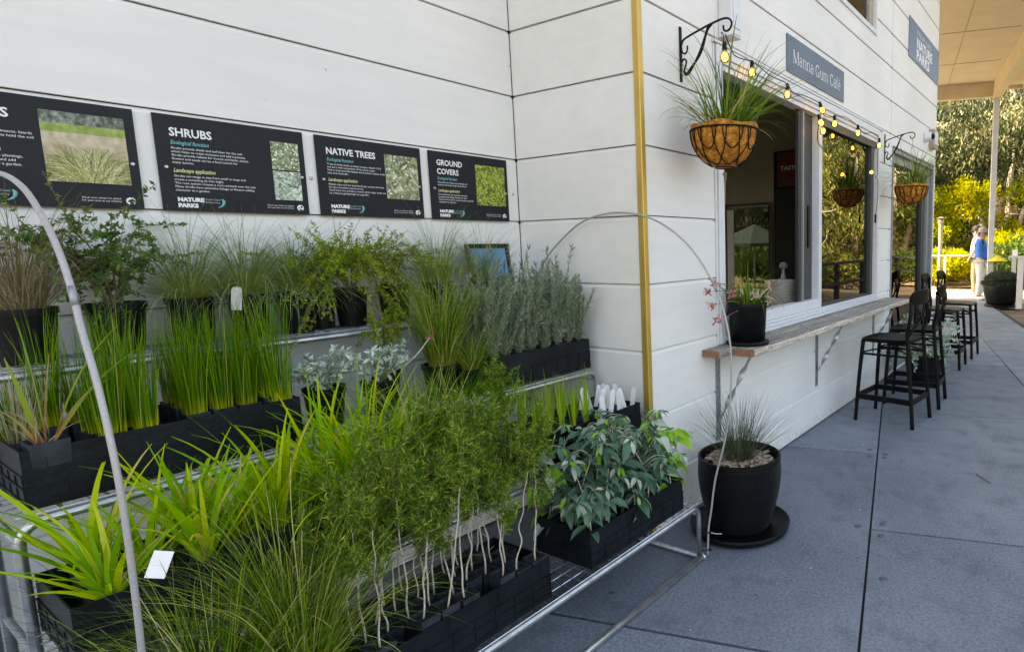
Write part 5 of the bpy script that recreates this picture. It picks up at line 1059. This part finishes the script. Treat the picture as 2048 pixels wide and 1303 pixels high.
# ================================================================== SERVERY BAR
RNG = np.random.default_rng(5)
BAR = thing('timber_bar', 'weathered two-plank timber bar under the servery window', 'bar counter')
def plank(x0, x1, y0, y1, z0, z1, edge):
    n = 60; V = []; F = []; ys = np.linspace(y0, y1, n); m_ = []
    for i, y in enumerate(ys):
        w1 = x1 + .003*math.sin(y*9) + RNG.normal()*.0012*edge; zt = z1 + .0015*math.sin(y*5+x0*40)
        if i in (0, n-1): w1 -= .004
        V += [(x0, y, z0), (w1-.004, y, z0), (w1, y, z0+.007), (w1, y, zt-.006), (w1-.006, y, zt), (x0+.004, y, zt), (x0, y, zt-.004)]
    k = 7; b = MB()
    for i in range(n-1):
        for j in range(k): F.append((i*k+j, i*k+(j+1) % k, (i+1)*k+(j+1) % k, (i+1)*k+j)); m_.append(1 if j in (1, 2, 3) and edge else 0)
    F += [tuple(range(k))[::-1], tuple((n-1)*k+j for j in range(k))]; m_ += [2, 2]
    b.add(V, F); b.m = m_; return b
plank(.003, .119, .475, 4.02, .843, .880, 0).build('plank', [M_['timber'], M_['edge'], M_['endgrain']], BAR)
plank(.125, .268, .600, 4.00, .841, .879, 1).build('plank', [M_['timber'], M_['edge'], M_['endgrain']], BAR)
for i, y in enumerate((.635, 2.13, 3.62)):
    t = thing('bar_bracket', ['galvanised bar bracket with twisted brace behind the ribbed floor pot', 'galvanised bar bracket with twisted brace under the middle of the bar', 'galvanised bar bracket with twisted brace behind the first bar stool'][i], 'bracket', (0, y, 0), group='galvanised brackets under the bar')
    b = MB(); b.box((.001, -.022, .33), (.007, .022, .838)); b.build('wall_plate', M_['galv2'], t)
    b = MB(); b.box((.007, -.018, .833), (.225, .018, .839)); b.build('arm', M_['galv2'], t)
    b = MB(); n = 40; V = []; p, q = np.array([.008, 0, .44]), np.array([.215, 0, .832]); d = (q-p)/np.linalg.norm(q-p); s1 = np.array([0, 1., 0]); s2 = np.cross(d, s1)
    for k in range(n+1):
        u = k/n; th = 2*PI*max(0, min(1, (u-.12)/.76)); c = p+(q-p)*u; e1 = s1*math.cos(th)+s2*math.sin(th); e2 = -s1*math.sin(th)+s2*math.cos(th)
        V += [c-e1*.016-e2*.002, c+e1*.016-e2*.002, c+e1*.016+e2*.002, c-e1*.016+e2*.002]
    b.add(V, [(4*k+j, 4*k+(j+1) % 4, 4*k+4+(j+1) % 4, 4*k+4+j) for k in range(n) for j in range(4)]); b.build('twisted_brace', M_['galv'], t)
    for z in (.36, .62):
        b = MB(); b.lathe([(0, 0), (.007, 0), (.006, .004), (0, .005)], 8); o = b.build('bolt', M_['galv2'], t); o.rotation_euler = (0, PI/2, 0); o.location = (.007, 0, z)
# ================================================================== STOOLS
def make_stool(label, x, y, rz):
    t = thing('bar_stool', label, 'bar stool', (x, y, 0), rz, 'black cross-back bar stools'); S = M_['stool']; hs = .69
    n = 15; b = MB(); V = []
    for i in range(n):
        for j in range(n):
            u, v = -1+2*i/(n-1), -1+2*j/(n-1); w_ = .200 - .022*u*(u > 0) ; r_ = 1 - .08*(abs(u)*abs(v))**3
            V.append((u*.205*r_, v*w_*r_, hs - .014*(1-u*u)*(1-v*v) + .006*(u < -.7)*(-1)))
    Vb = [(p[0]*.95, p[1]*.95, hs-.032) for p in V]; F = [(i*n+j, (i+1)*n+j, (i+1)*n+j+1, i*n+j+1) for i in range(n-1) for j in range(n-1)]; N = n*n
    F += [(N+f[3], N+f[2], N+f[1], N+f[0]) for f in F[:]]
    rim = [i*n for i in range(n)] + [(n-1)*n+j for j in range(1, n)] + [i*n+n-1 for i in range(n-2, -1, -1)] + [j for j in range(n-2, 0, -1)]
    F += [(rim[k], rim[(k+1) % len(rim)], N+rim[(k+1) % len(rim)], N+rim[k]) for k in range(len(rim))]
    b.add(V+Vb, F); b.build('seat', M_['seatwood'] if rz > 1 else S, t, smooth=False)
    L = lambda P, r, n=18: MB().tube(smooth_path(P, n), r, 8)
    for s in (-1, 1):
        L([(-.225, s*.205, 0), (-.205, s*.19, .35), (-.18, s*.172, hs-.02)], np.linspace(.016, .018, 18)).build('leg', S, t, smooth=True)
        L([(.252, s*.205, 0), (.225, s*.19, .3), (.19, s*.178, hs-.02), (.188, s*.187, hs+.06), (.212, s*.192, hs+.19), (.205, s*.168, hs+.335)], np.linspace(.017, .015, 30), 30).build('leg', S, t, smooth=True)
    for s in (-1, 1):
        b = MB(); b.bar((-.215, s*.196, .205), (.235, s*.196, .205), .018, .045); b.build('footrest', S, t, bevel=.003)
        b = MB(); b.bar((-.193+.0, s*.184, .56), (.205, s*.184, .56), .012, .016); b.build('stretcher', S, t)
    b = MB(); b.bar((-.217, -.196, .205), (-.217, .196, .205), .018, .045); b.build('footrest', S, t, bevel=.003)
    b = MB(); b.bar((.236, -.196, .205), (.236, .196, .205), .018, .045); b.build('footrest', S, t, bevel=.003)
    b = MB(); b.tube(smooth_path([(-.18, .17, .57), (-.05, .12, .60), (.10, .12, .60), (.2, .17, .57)], 14), .007, 6); b.tube(smooth_path([(-.18, -.17, .57), (-.05, -.12, .60), (.10, -.12, .60), (.2, -.17, .57)], 14), .007, 6); b.tube(smooth_path([(.2, -.17, .57), (.16, 0, .60), (.2, .17, .57)], 12), .007, 6); b.build('hoop_brace', S, t, smooth=True)
    # top rail: a curved board with rounded ends
    b = MB(); V = []; m_ = 17
    for i in range(m_):
        u = -1+2*i/(m_-1); hh = .055*math.sqrt(max(0, 1-abs(u)**4))+.004; xx = .203 + .035*(1-u*u)
        for z in (-hh, hh):
            for dx in (0, .016): V.append((xx+dx+.10*z, u*.205, hs+.335+z))
    b.add(V, [(4*i+a, 4*i+c, 4*i+4+c, 4*i+4+a) for i in range(m_-1) for a, c in ((0, 1), (1, 3), (3, 2), (2, 0))] + [(0, 2, 3, 1), (4*m_-4, 4*m_-3, 4*m_-1, 4*m_-2)]); b.build('top_rail', S, t, smooth=False, bevel=.002)
    for s in (-1, 1):
        b = MB(); P = smooth_path([(.19, s*.172, hs+.02), (.228, 0, hs+.165), (.214, -s*.15, hs+.30)], 16); P[:, 0] += .006*s
        V = []
        for p in P: V += [(p[0]-.004, p[1], p[2]-.015), (p[0]+.004, p[1], p[2]-.015), (p[0]+.004, p[1], p[2]+.015), (p[0]-.004, p[1], p[2]+.015)]
        b.add(V, [(4*k+j, 4*k+(j+1) % 4, 4*k+4+(j+1) % 4, 4*k+4+j) for k in range(15) for j in range(4)]); b.build('cross_slat', S, t)
    return t
st = make_stool('front black cross-back stool, nearest the viewer, facing the bar', .465, 2.63, -.11)
dup(st, (.49, 3.28, 0), .06, 'second black cross-back stool from the front, tucked behind the first', 'black cross-back bar stools')
st2 = make_stool('third stool from the front, worn brown seat, its back towards the tall window', .40, 5.06, PI)
dup(st2, (.42, 5.84, 0), PI-.03, 'farthest stool, worn brown seat, its back towards the tall window', 'black cross-back bar stools')
# ================================================================== POTS ON THE PATIO
t = thing('floor_pot', 'large ribbed black pot of wiry tussock grass on a saucer by the corner', 'potted plant', (.315, .325, 0))
b = MB(); b.lathe([(0, .003), (.235, .003), (.25, .012), (.258, .040), (.252, .042), (.243, .018), (0, .016)], 56); b.build('saucer', M_['black'], t, smooth=True)
b = MB(); prof = [(0, .017), (.140, .017)]
for i in range(54):
    z = .022 + i*.0063; u = (z-.02)/.37; r_ = .150 + .062*math.sin(min(1, u*1.25)*PI/2) - .010*max(0, u-.75)*4*.5
    prof += [(r_, z), (r_+.0022, z+.0022), (r_+.0022, z+.0042), (r_, z+.006)]
prof += [(.208, .372), (.212, .376), (.211, .392), (.200, .394), (.196, .34), (0, .335)]
b.lathe(prof, 64); b.build('pot', M_['black'], t, smooth=False)
b = MB(); n = 30; b.add([(0, 0, .35)] + [(.196*math.cos(q*2*PI/n), .196*math.sin(q*2*PI/n), .345) for q in range(n)], [(0, 1+q, 1+(q+1) % n) for q in range(n)]); b.build('soil', M_['soil'], t)
b = MB(); k = 420; a = U(0, 2*PI, k); r_ = .165*np.sqrt(U(0, 1, k)); L = RNG.normal(size=(k, 3))*[1, 1, .2]; CH = ([(0, 0, 0), (.2, .5, .0), (.8, .45, .05), (1, 0, 0), (.7, -.5, .03), (.25, -.42, 0), (0, 0, .18), (.2, .5, .18), (.8, .45, .2), (1, 0, .18), (.7, -.5, .2), (.25, -.42, .18)], [(6, 7, 8, 9), (6, 9, 10, 11), (0, 1, 7, 6), (1, 2, 8, 7), (2, 3, 9, 8), (3, 4, 10, 9), (4, 5, 11, 10), (5, 0, 6, 11)])
s_ = U(.018, .042, k); b.inst(*CH, np.stack([r_*np.cos(a), r_*np.sin(a), .350+U(0, .012, k)], 1), L, np.tile([0, 0, 1.], (k, 1))+RNG.normal(size=(k, 3))*.25, s_, wid=s_*.5); mc = b.build('bark_mulch', M_['chip'], t); mc['kind'] = 'stuff'
g_ = MB(); k = 520; a = U(0, 2*PI, k); r_ = .055*np.sqrt(U(0, 1, k))
g_.blades(np.stack([r_*np.cos(a), r_*np.sin(a), np.full(k, .345)], 1), a+RNG.normal(size=k)*.4, U(.02, .95, k)**1.0, U(.16, .42, k), U(-.1, .9, k), U(.0016, .003, k), 7, t=U(0, 1, k)); g_.build('tussock', M_['darkgrass'], t)
t = thing('bar_pot', 'black pot of kangaroo paw with pink and cream flowers on the bar', 'potted plant', (.125, .775, .881))
b = MB(); b.lathe([(0, 0), (.122, 0), (.126, .018), (.118, .022), (0, .02)], 40); b.build('saucer', M_['black'], t, smooth=True)
b = MB(); b.lathe([(0, .018), (.100, .018), (.112, .225), (.114, .236), (.107, .237), (.104, .215), (0, .212)], 44); b.build('pot', M_['black'], t, smooth=True)
b = MB(); b.disc((0, 0, .214), .104, 24); b.build('soil', M_['soil'], t)
l = MB(); k = 62; a = U(0, 2*PI, k); l.blades(np.stack([.06*np.cos(a), .06*np.sin(a), np.full(k, .21)], 1), a+RNG.normal(size=k)*.4, U(.15, 1.0, k), U(.14, .34, k), U(.5, 2.3, k), U(.008, .015, k), 9, t=U(0, .8, k), tip=.6); l.build('leaves', M_['basketgrass'], t)
fls = []; sm = MB()
def paw(e, m, sc=.028, k=16):
    d = RNG.normal(size=(k, 3)) + np.array([-.2, -.4, -.2]); P0 = np.tile(e, (k, 1)) + RNG.normal(size=(k, 3))*.008
    m.inst([(0, -.12, 0), (0, .12, 0), (.7, .12, .08), (1, .28, .0), (1, -.28, 0), (.7, -.12, .08)], [(0, 1, 2, 5), (5, 2, 3, 4)], P0, d, RNG.normal(size=(k, 3)), sc*U(.7, 1.3, k), t=U(0, 1, k))
fl2 = MB()
for (e, pk) in (((-.02, -.40, .33), 1), ((.0, -.355, .37), 1), ((-.01, -.36, .255), 1), ((.0, -.33, .17), 1), ((.02, -.20, .31), 1), ((.07, .0, .285), 0), ((.12, .05, .255), 0), ((.06, .17, .34), 1), ((.09, .10, .33), 0), ((.10, -.06, .29), 0)):
    e = np.array(e); q = smooth_path([(0, 0, .21), (e[0]*.4, e[1]*.4, .22+(e[2]-.2)*.7), e], 12); sm.tube(q, np.linspace(.0026, .0013, 12), 5); fls.append((pk, MB())); paw(e, fls[-1][1])
sm.build('flower_stalks', M_['twig'], t); [f_.build('flower', M_['pinkfl'] if pk else M_['creamfl'], t) for pk, f_ in fls]
t = thing('planter', 'low dark planter spilling silvery-leaved foliage under the bar, behind the stools', 'potted plant', (.40, 4.08, 0))
b = MB(); round_pot(b, .20, .30, 28, .012); b.build('pot', M_['black'], t)
s_, l = MB(), MB()
for j in range(90):
    a = U(0, 2*PI); rr = .38*U(.15, 1); e = np.array([rr*math.cos(a), rr*math.sin(a)*1.1, .24+U(-.20, .30)*(rr/.36)+.12*(1-rr/.36)]); e[2] = max(e[2], .04); e[0] = max(e[0], -.38); e[2] += .10*U(0, 1)
    q = smooth_path([(.3*e[0], .3*e[1], .28), (e[0]*.6, e[1]*.6, max(e[2], .30)+.07), e], 10); s_.tube(q, np.linspace(.003, .001, 10), 4); k = 46; u = U(2, 8.99, k); i_ = u.astype(int); pp = q[i_]+(q[i_+1]-q[i_])*(u-i_)[:, None]+RNG.normal(size=(k, 3))*.012
    sc = U(.022, .042, k); l.inst(*LEAF4, pp, RNG.normal(size=(k, 3))+[0, 0, .4], RNG.normal(size=(k, 3)), sc, t=U(0, 1, k), wid=sc*.6)
s_.build('stems', M_['sage'], t); l.build('foliage', M_['silver'], t)
t = thing('garden_tub', 'big round dark tub with a low bushy plant beside the white railing', 'potted plant', (.225, 12.42, 0))
b = MB(); b.lathe([(0, .05), (.26, .05), (.30, .10), (.37, .30), (.385, .50), (.36, .60), (.375, .62), (.35, .625), (.33, .56), (0, .55)], 36); b.build('tub', M_['black'], t, smooth=True)
b = MB(); b.lathe([(0, .0), (.33, .0), (.35, .03), (.33, .049), (0, .049)], 30); b.build('caster_base', M_['stool'], t)
l = MB(); k = 5200; a = U(0, 2*PI, k); rr = .42*np.sqrt(U(0, 1, k)); l.inst(*LEAF4, np.stack([rr*np.cos(a), rr*np.sin(a), .58+U(0, .26, k)*(1.15-rr/.45)-.1*(rr > .36)], 1), RNG.normal(size=(k, 3))+[0, 0, .5], RNG.normal(size=(k, 3)), .05, t=U(0, .7, k), wid=.014); l.build('foliage', M_['darkgrass'], t)
# ================================================================== PEOPLE
SKIN = plain('skin', (.42, .24, .17), .6, 0, .1, 20); SHIRT = plain('blue_shirt_cloth', (.02, .15, .55), .85, 0, .2, 12, .3, 60); TROUS = plain('cream_trouser_cloth', (.72, .70, .66), .85, 0, .12, 9, .3, 40); PALE = plain('pale_shirt_cloth', (.55, .50, .44), .85, 0, .1, 9)
CAPG = plain('grey_cap_cloth', (.26, .25, .22), .85, 0, .3, 40); CAPB = plain('black_cap_cloth', (.012, .012, .014), .8); KHAKI = plain('khaki_cloth', (.30, .22, .12), .85)
def skin(name, V, E, R, mat, par, sub=2):
    me = bpy.data.meshes.new(name); me.from_pydata([tuple(v) for v in V], E, []); me.materials.append(mat); o = bpy.data.objects.new(name, me); COL.objects.link(o); o.parent = par
    sk = o.modifiers.new('skin', 'SKIN'); sk.use_smooth_shade = True; me.skin_vertices or me.attributes
    if not me.skin_vertices: me.attributes.new('skin_vertex', 'FLOAT', 'POINT')
    for i, r_ in enumerate(R): me.skin_vertices[0].data[i].radius = r_ if isinstance(r_, tuple) else (r_, r_); me.skin_vertices[0].data[i].use_root = (i == 0)
    su = o.modifiers.new('sub', 'SUBSURF'); su.levels = sub; su.render_levels = sub; return o
def person(label, x, y, rz, shirt, trous, capm, arms, cat='person', glasses=True, H=1.78):
    """faces +x locally; arms = ((elbow, wrist) left, (elbow, wrist) right)"""
    t = thing('person', label, cat, (x, y, 0), rz); s = H/1.78
    J = dict(pel=(0, 0, .95), wai=(.015, 0, 1.10), che=(.0, 0, 1.32), nkb=(-.01, 0, 1.47), nck=(.015, 0, 1.53), hd=(.03, 0, 1.62), top=(.025, 0, 1.72), nose=(.135, 0, 1.615), chin=(.095, 0, 1.555))
    for sd_, nm in ((1, 'l'), (-1, 'r')):
        J['hip'+nm] = (0, .095*sd_, .90); J['kn'+nm] = (.02, .10*sd_, .49); J['an'+nm] = (-.02, .10*sd_, .09); J['toe'+nm] = (.13, .12*sd_, .045); J['sh'+nm] = (-.01, .185*sd_, 1.43)
        e_, w_ = arms[0 if sd_ > 0 else 1]; J['el'+nm] = e_; J['wr'+nm] = w_; d = Vector(w_)-Vector(e_); d.normalize(); J['ha'+nm] = tuple(Vector(w_)+d*.075)
        for f in range(4): J['f%d' % f+nm] = tuple(Vector(w_)+d*(.15-.012*abs(f-1.4))+Vector((0, 0, -.03+.02*f)))
        J['th'+nm] = tuple(Vector(w_)+d*.07+Vector((.0, -.03*sd_, .045)))
    names = list(J); ix = {n: i for i, n in enumerate(names)}; V = [tuple(c*s for c in J[n]) for n in names]
    ed = [('pel', 'wai'), ('wai', 'che'), ('che', 'nkb'), ('nkb', 'nck'), ('nck', 'hd'), ('hd', 'top'), ('hd', 'nose'), ('hd', 'chin')]
    for nm in 'lr': ed += [('pel', 'hip'+nm), ('hip'+nm, 'kn'+nm), ('kn'+nm, 'an'+nm), ('an'+nm, 'toe'+nm), ('nkb', 'sh'+nm), ('sh'+nm, 'el'+nm), ('el'+nm, 'wr'+nm), ('wr'+nm, 'ha'+nm), ('ha'+nm, 'th'+nm)] + [('ha'+nm, 'f%d' % f+nm) for f in range(4)]
    rad = dict(pel=.12, wai=.115, che=.125, nkb=.07, nck=.055, hd=.095, top=.075, nose=.016, chin=.03)
    R = []
    for n in names:
        b_ = n[:-1]; R.append(rad.get(n) or {'hip': .085, 'kn': .055, 'an': .038, 'toe': .03, 'sh': .05, 'el': .04, 'wr': .027, 'ha': .03, 'th': .010}.get(b_, .009))
    skin('body', V, [(ix[a], ix[b]) for a, b in ed], [r_*s for r_ in R], SKIN, t)
    def part(nm, js, es, rs, m): skin(nm, [tuple(c*s for c in j) for j in js], es, rs, m, t)
    Jv = lambda n: J[n]
    tor = [J['pel'], J['wai'], J['che'], (-.01, 0, 1.45), J['shl'], J['ell'], tuple(Vector(J['wrl'])*.92+Vector(J['ell'])*.08), J['shr'], J['elr'], tuple(Vector(J['wrr'])*.92+Vector(J['elr'])*.08)]
    part('shirt', tor, [(0, 1), (1, 2), (2, 3), (3, 4), (4, 5), (5, 6), (3, 7), (7, 8), (8, 9)], [(.145, .165), (.155, .165), (.145, .165), (.085, .10), .075, .062, .042, .075, .062, .042], shirt)
    part('trousers', [(0, 0, .99), J['hipl'], J['knl'], (-.015, .10, .10), J['hipr'], J['knr'], (-.015, -.10, .10)], [(0, 1), (1, 2), (2, 3), (0, 4), (4, 5), (5, 6)], [(.14, .15), .105, .082, .072, .105, .082, .072], trous)
    for sd_ in (1, -1): b = MB(); b.ball((.05*s, .11*sd_*s, .045), .06, 12, sc=(2.3, .85, .75)); b.build('shoe', M_['white'], t, smooth=True)
    b = MB(); b.lathe([(.112*s, 1.655*s), (.113*s, 1.70*s), (.095*s, 1.755*s), (.05*s, 1.79*s), (0, 1.80*s)], 18, c=(.025*s, 0, 0))
    V = [(.06*s, -.09*s, 1.662*s), (.19*s, -.06*s, 1.640*s), (.215*s, 0, 1.640*s), (.19*s, .06*s, 1.640*s), (.06*s, .09*s, 1.662*s)]; b.add(V + [(v[0], v[1], v[2]+.008) for v in V], [(4, 3, 2, 1, 0), (5, 6, 7, 8, 9)] + [(i, (i+1) % 5, 5+(i+1) % 5, 5+i) for i in range(5)]); b.build('cap', capm, t, smooth=True)
    b = MB(); b.box((-.085*s, -.08*s, 1.58*s), (-.045*s, .08*s, 1.66*s)); b.build('hair', plain('grey_hair', (.30, .29, .27), .9), t, bevel=.02)
    if glasses: b = MB(); b.box((.09*s, -.075*s, 1.615*s), (.138*s, .075*s, 1.645*s)); b.build('sunglasses', M_['black'], t, bevel=.008)
    for sd_ in (1, -1): b = MB(); b.ball((.02*s, .098*sd_*s, 1.61*s), .022, 10, sc=(.8, .4, 1.3)); b.build('ear', SKIN, t, smooth=True)
    return t
person('person in a blue shirt, cream trousers, grey cap and sunglasses, hands clasped in front', -.44, 13.95, -.12, SHIRT, TROUS, CAPG, (((.03, .25, 1.17), (.20, .07, 1.02)), ((.03, -.25, 1.17), (.21, -.03, 1.0))), H=1.79)
person('person in a pale top and black cap, mostly hidden behind the blue-shirted one', -.665, 14.9, PI-.2, PALE, KHAKI, CAPB, (((-.02, .25, 1.16), (.10, .20, .98)), ((.0, -.24, 1.16), (.10, -.20, .98))), H=1.86)
# small coloured things by the tub
t = thing('yellow_sunshade', 'small bright yellow sunshade glimpsed above the big dark tub', 'sunshade', (.0, 13.45, .0))
b = MB(); b.tube([(0, 0, 0), (0, 0, 1.12)], .012, 8); b.build('pole', M_['alu_grey'], t)
b = MB(); V = [(0, 0, 1.13)] + [(.24*math.cos(q*PI/4), .24*math.sin(q*PI/4), .98) for q in range(8)]; b.add(V, [(0, 1+q, 1+(q+1) % 8) for q in range(8)]); b.build('canopy', plain('yellow_cloth', (.62, .48, .02), .8), t)
b = MB(); b.box((-.05, -.04, 0), (.05, .04, .13)); o = b.build('white_box', M_['offwhite'], loc=(.50, 12.05, 1.131), bevel=.004); tag(o, 'small white box standing on the white railing at the right edge', 'box')
# ================================================================== SMALL THINGS ON THE FLOOR
M_['stud'] = plain('worn_stud_metal', (.11, .12, .13), .5, .5, .3, 80)
st_ = [(.547, 1.788), (.587, 1.66), (.668, 1.75), (.684, 1.68), (.848, .624), (.98, .581), (.949, .706), (1.10, .20)]
b = MB(); b.lathe([(0, 0), (.019, 0), (.017, .003), (.008, .004), (.006, .002), (0, .002)], 18); first = None
SL = ['upper left of the stool-side joint crossing', 'lower left of the stool-side joint crossing', 'upper right of the stool-side joint crossing', 'lower right of the stool-side joint crossing', 'left of the nearer joint crossing', 'below right of the nearer joint crossing', 'above right of the nearer joint crossing', 'alone on the near right slab']
for i, ((x, y), s) in enumerate(zip(st_, SL)):
    if first is None: first = b.build('paving_stud', M_['stud']); o = first
    else: o = dup(first)
    o.location = (x, y, .001); tag(o, 'small metal stud in the paving, ' + s, 'stud', 'metal studs in the paving')
b = MB()
for k in range(95):
    x, y = U(.35, 2.6), U(-1.4, 7); 
    if k < 30: x, y = U(-.5, .3), U(-1.6, -.1)
    s_ = U(.002, .008) if k % 9 else .014; a = U(0, PI); b.box((-s_, -s_*.4, 0), (s_, s_*.4, .0015), R=[[math.cos(a), -math.sin(a), 0], [math.sin(a), math.cos(a), 0], [0, 0, 1]], o=(x, y, .0012))
tag(b.build('leaf_litter', M_['barkdark']), 'specks of leaf and dirt scattered over the paving', 'litter', kind='stuff')
b = MB()
for k in range(26): x, y = U(.4, 2.4), U(-1.3, 5); b.ball((x, y, .0025), U(.002, .004), 6, sc=(1, 1, .5))
tag(b.build('pale_crumbs', M_['offwhite']), 'tiny pale crumbs and grit dotted over the paving', 'litter', kind='stuff')
b = MB(); b.tube(smooth_path([(1.262, 1.66, .004), (1.30, 1.61, .006), (1.36, 1.55, .004)], 8), .003, 5); tag(b.build('fallen_twig', M_['barkdark']), 'short dark twig lying on the open paving at the right', 'twig')

b = MB(); k = 34; P0 = np.stack([U(.3, 2.4, k), U(-1.5, 6, k), U(.002, .004, k)], 1); P0[:8] = np.stack([U(.02, .6, 8), U(.3, 1.6, 8), U(.002, .004, 8)], 1); P0[8:14] = np.stack([U(-.4, .3, 6), U(-1.5, -.2, 6), U(.002, .004, 6)], 1)
sc = U(.012, .032, k); b.inst(*LEAF4, P0, RNG.normal(size=(k, 3))*[1, 1, .03], np.tile([0, 0, 1.], (k, 1))+RNG.normal(size=(k, 3))*.1, sc, t=U(0, 1, k), wid=sc*.4)
tag(b.build('fallen_leaves', M_['drygrass']), 'small dry fallen leaves scattered over the paving', 'leaves', kind='stuff')
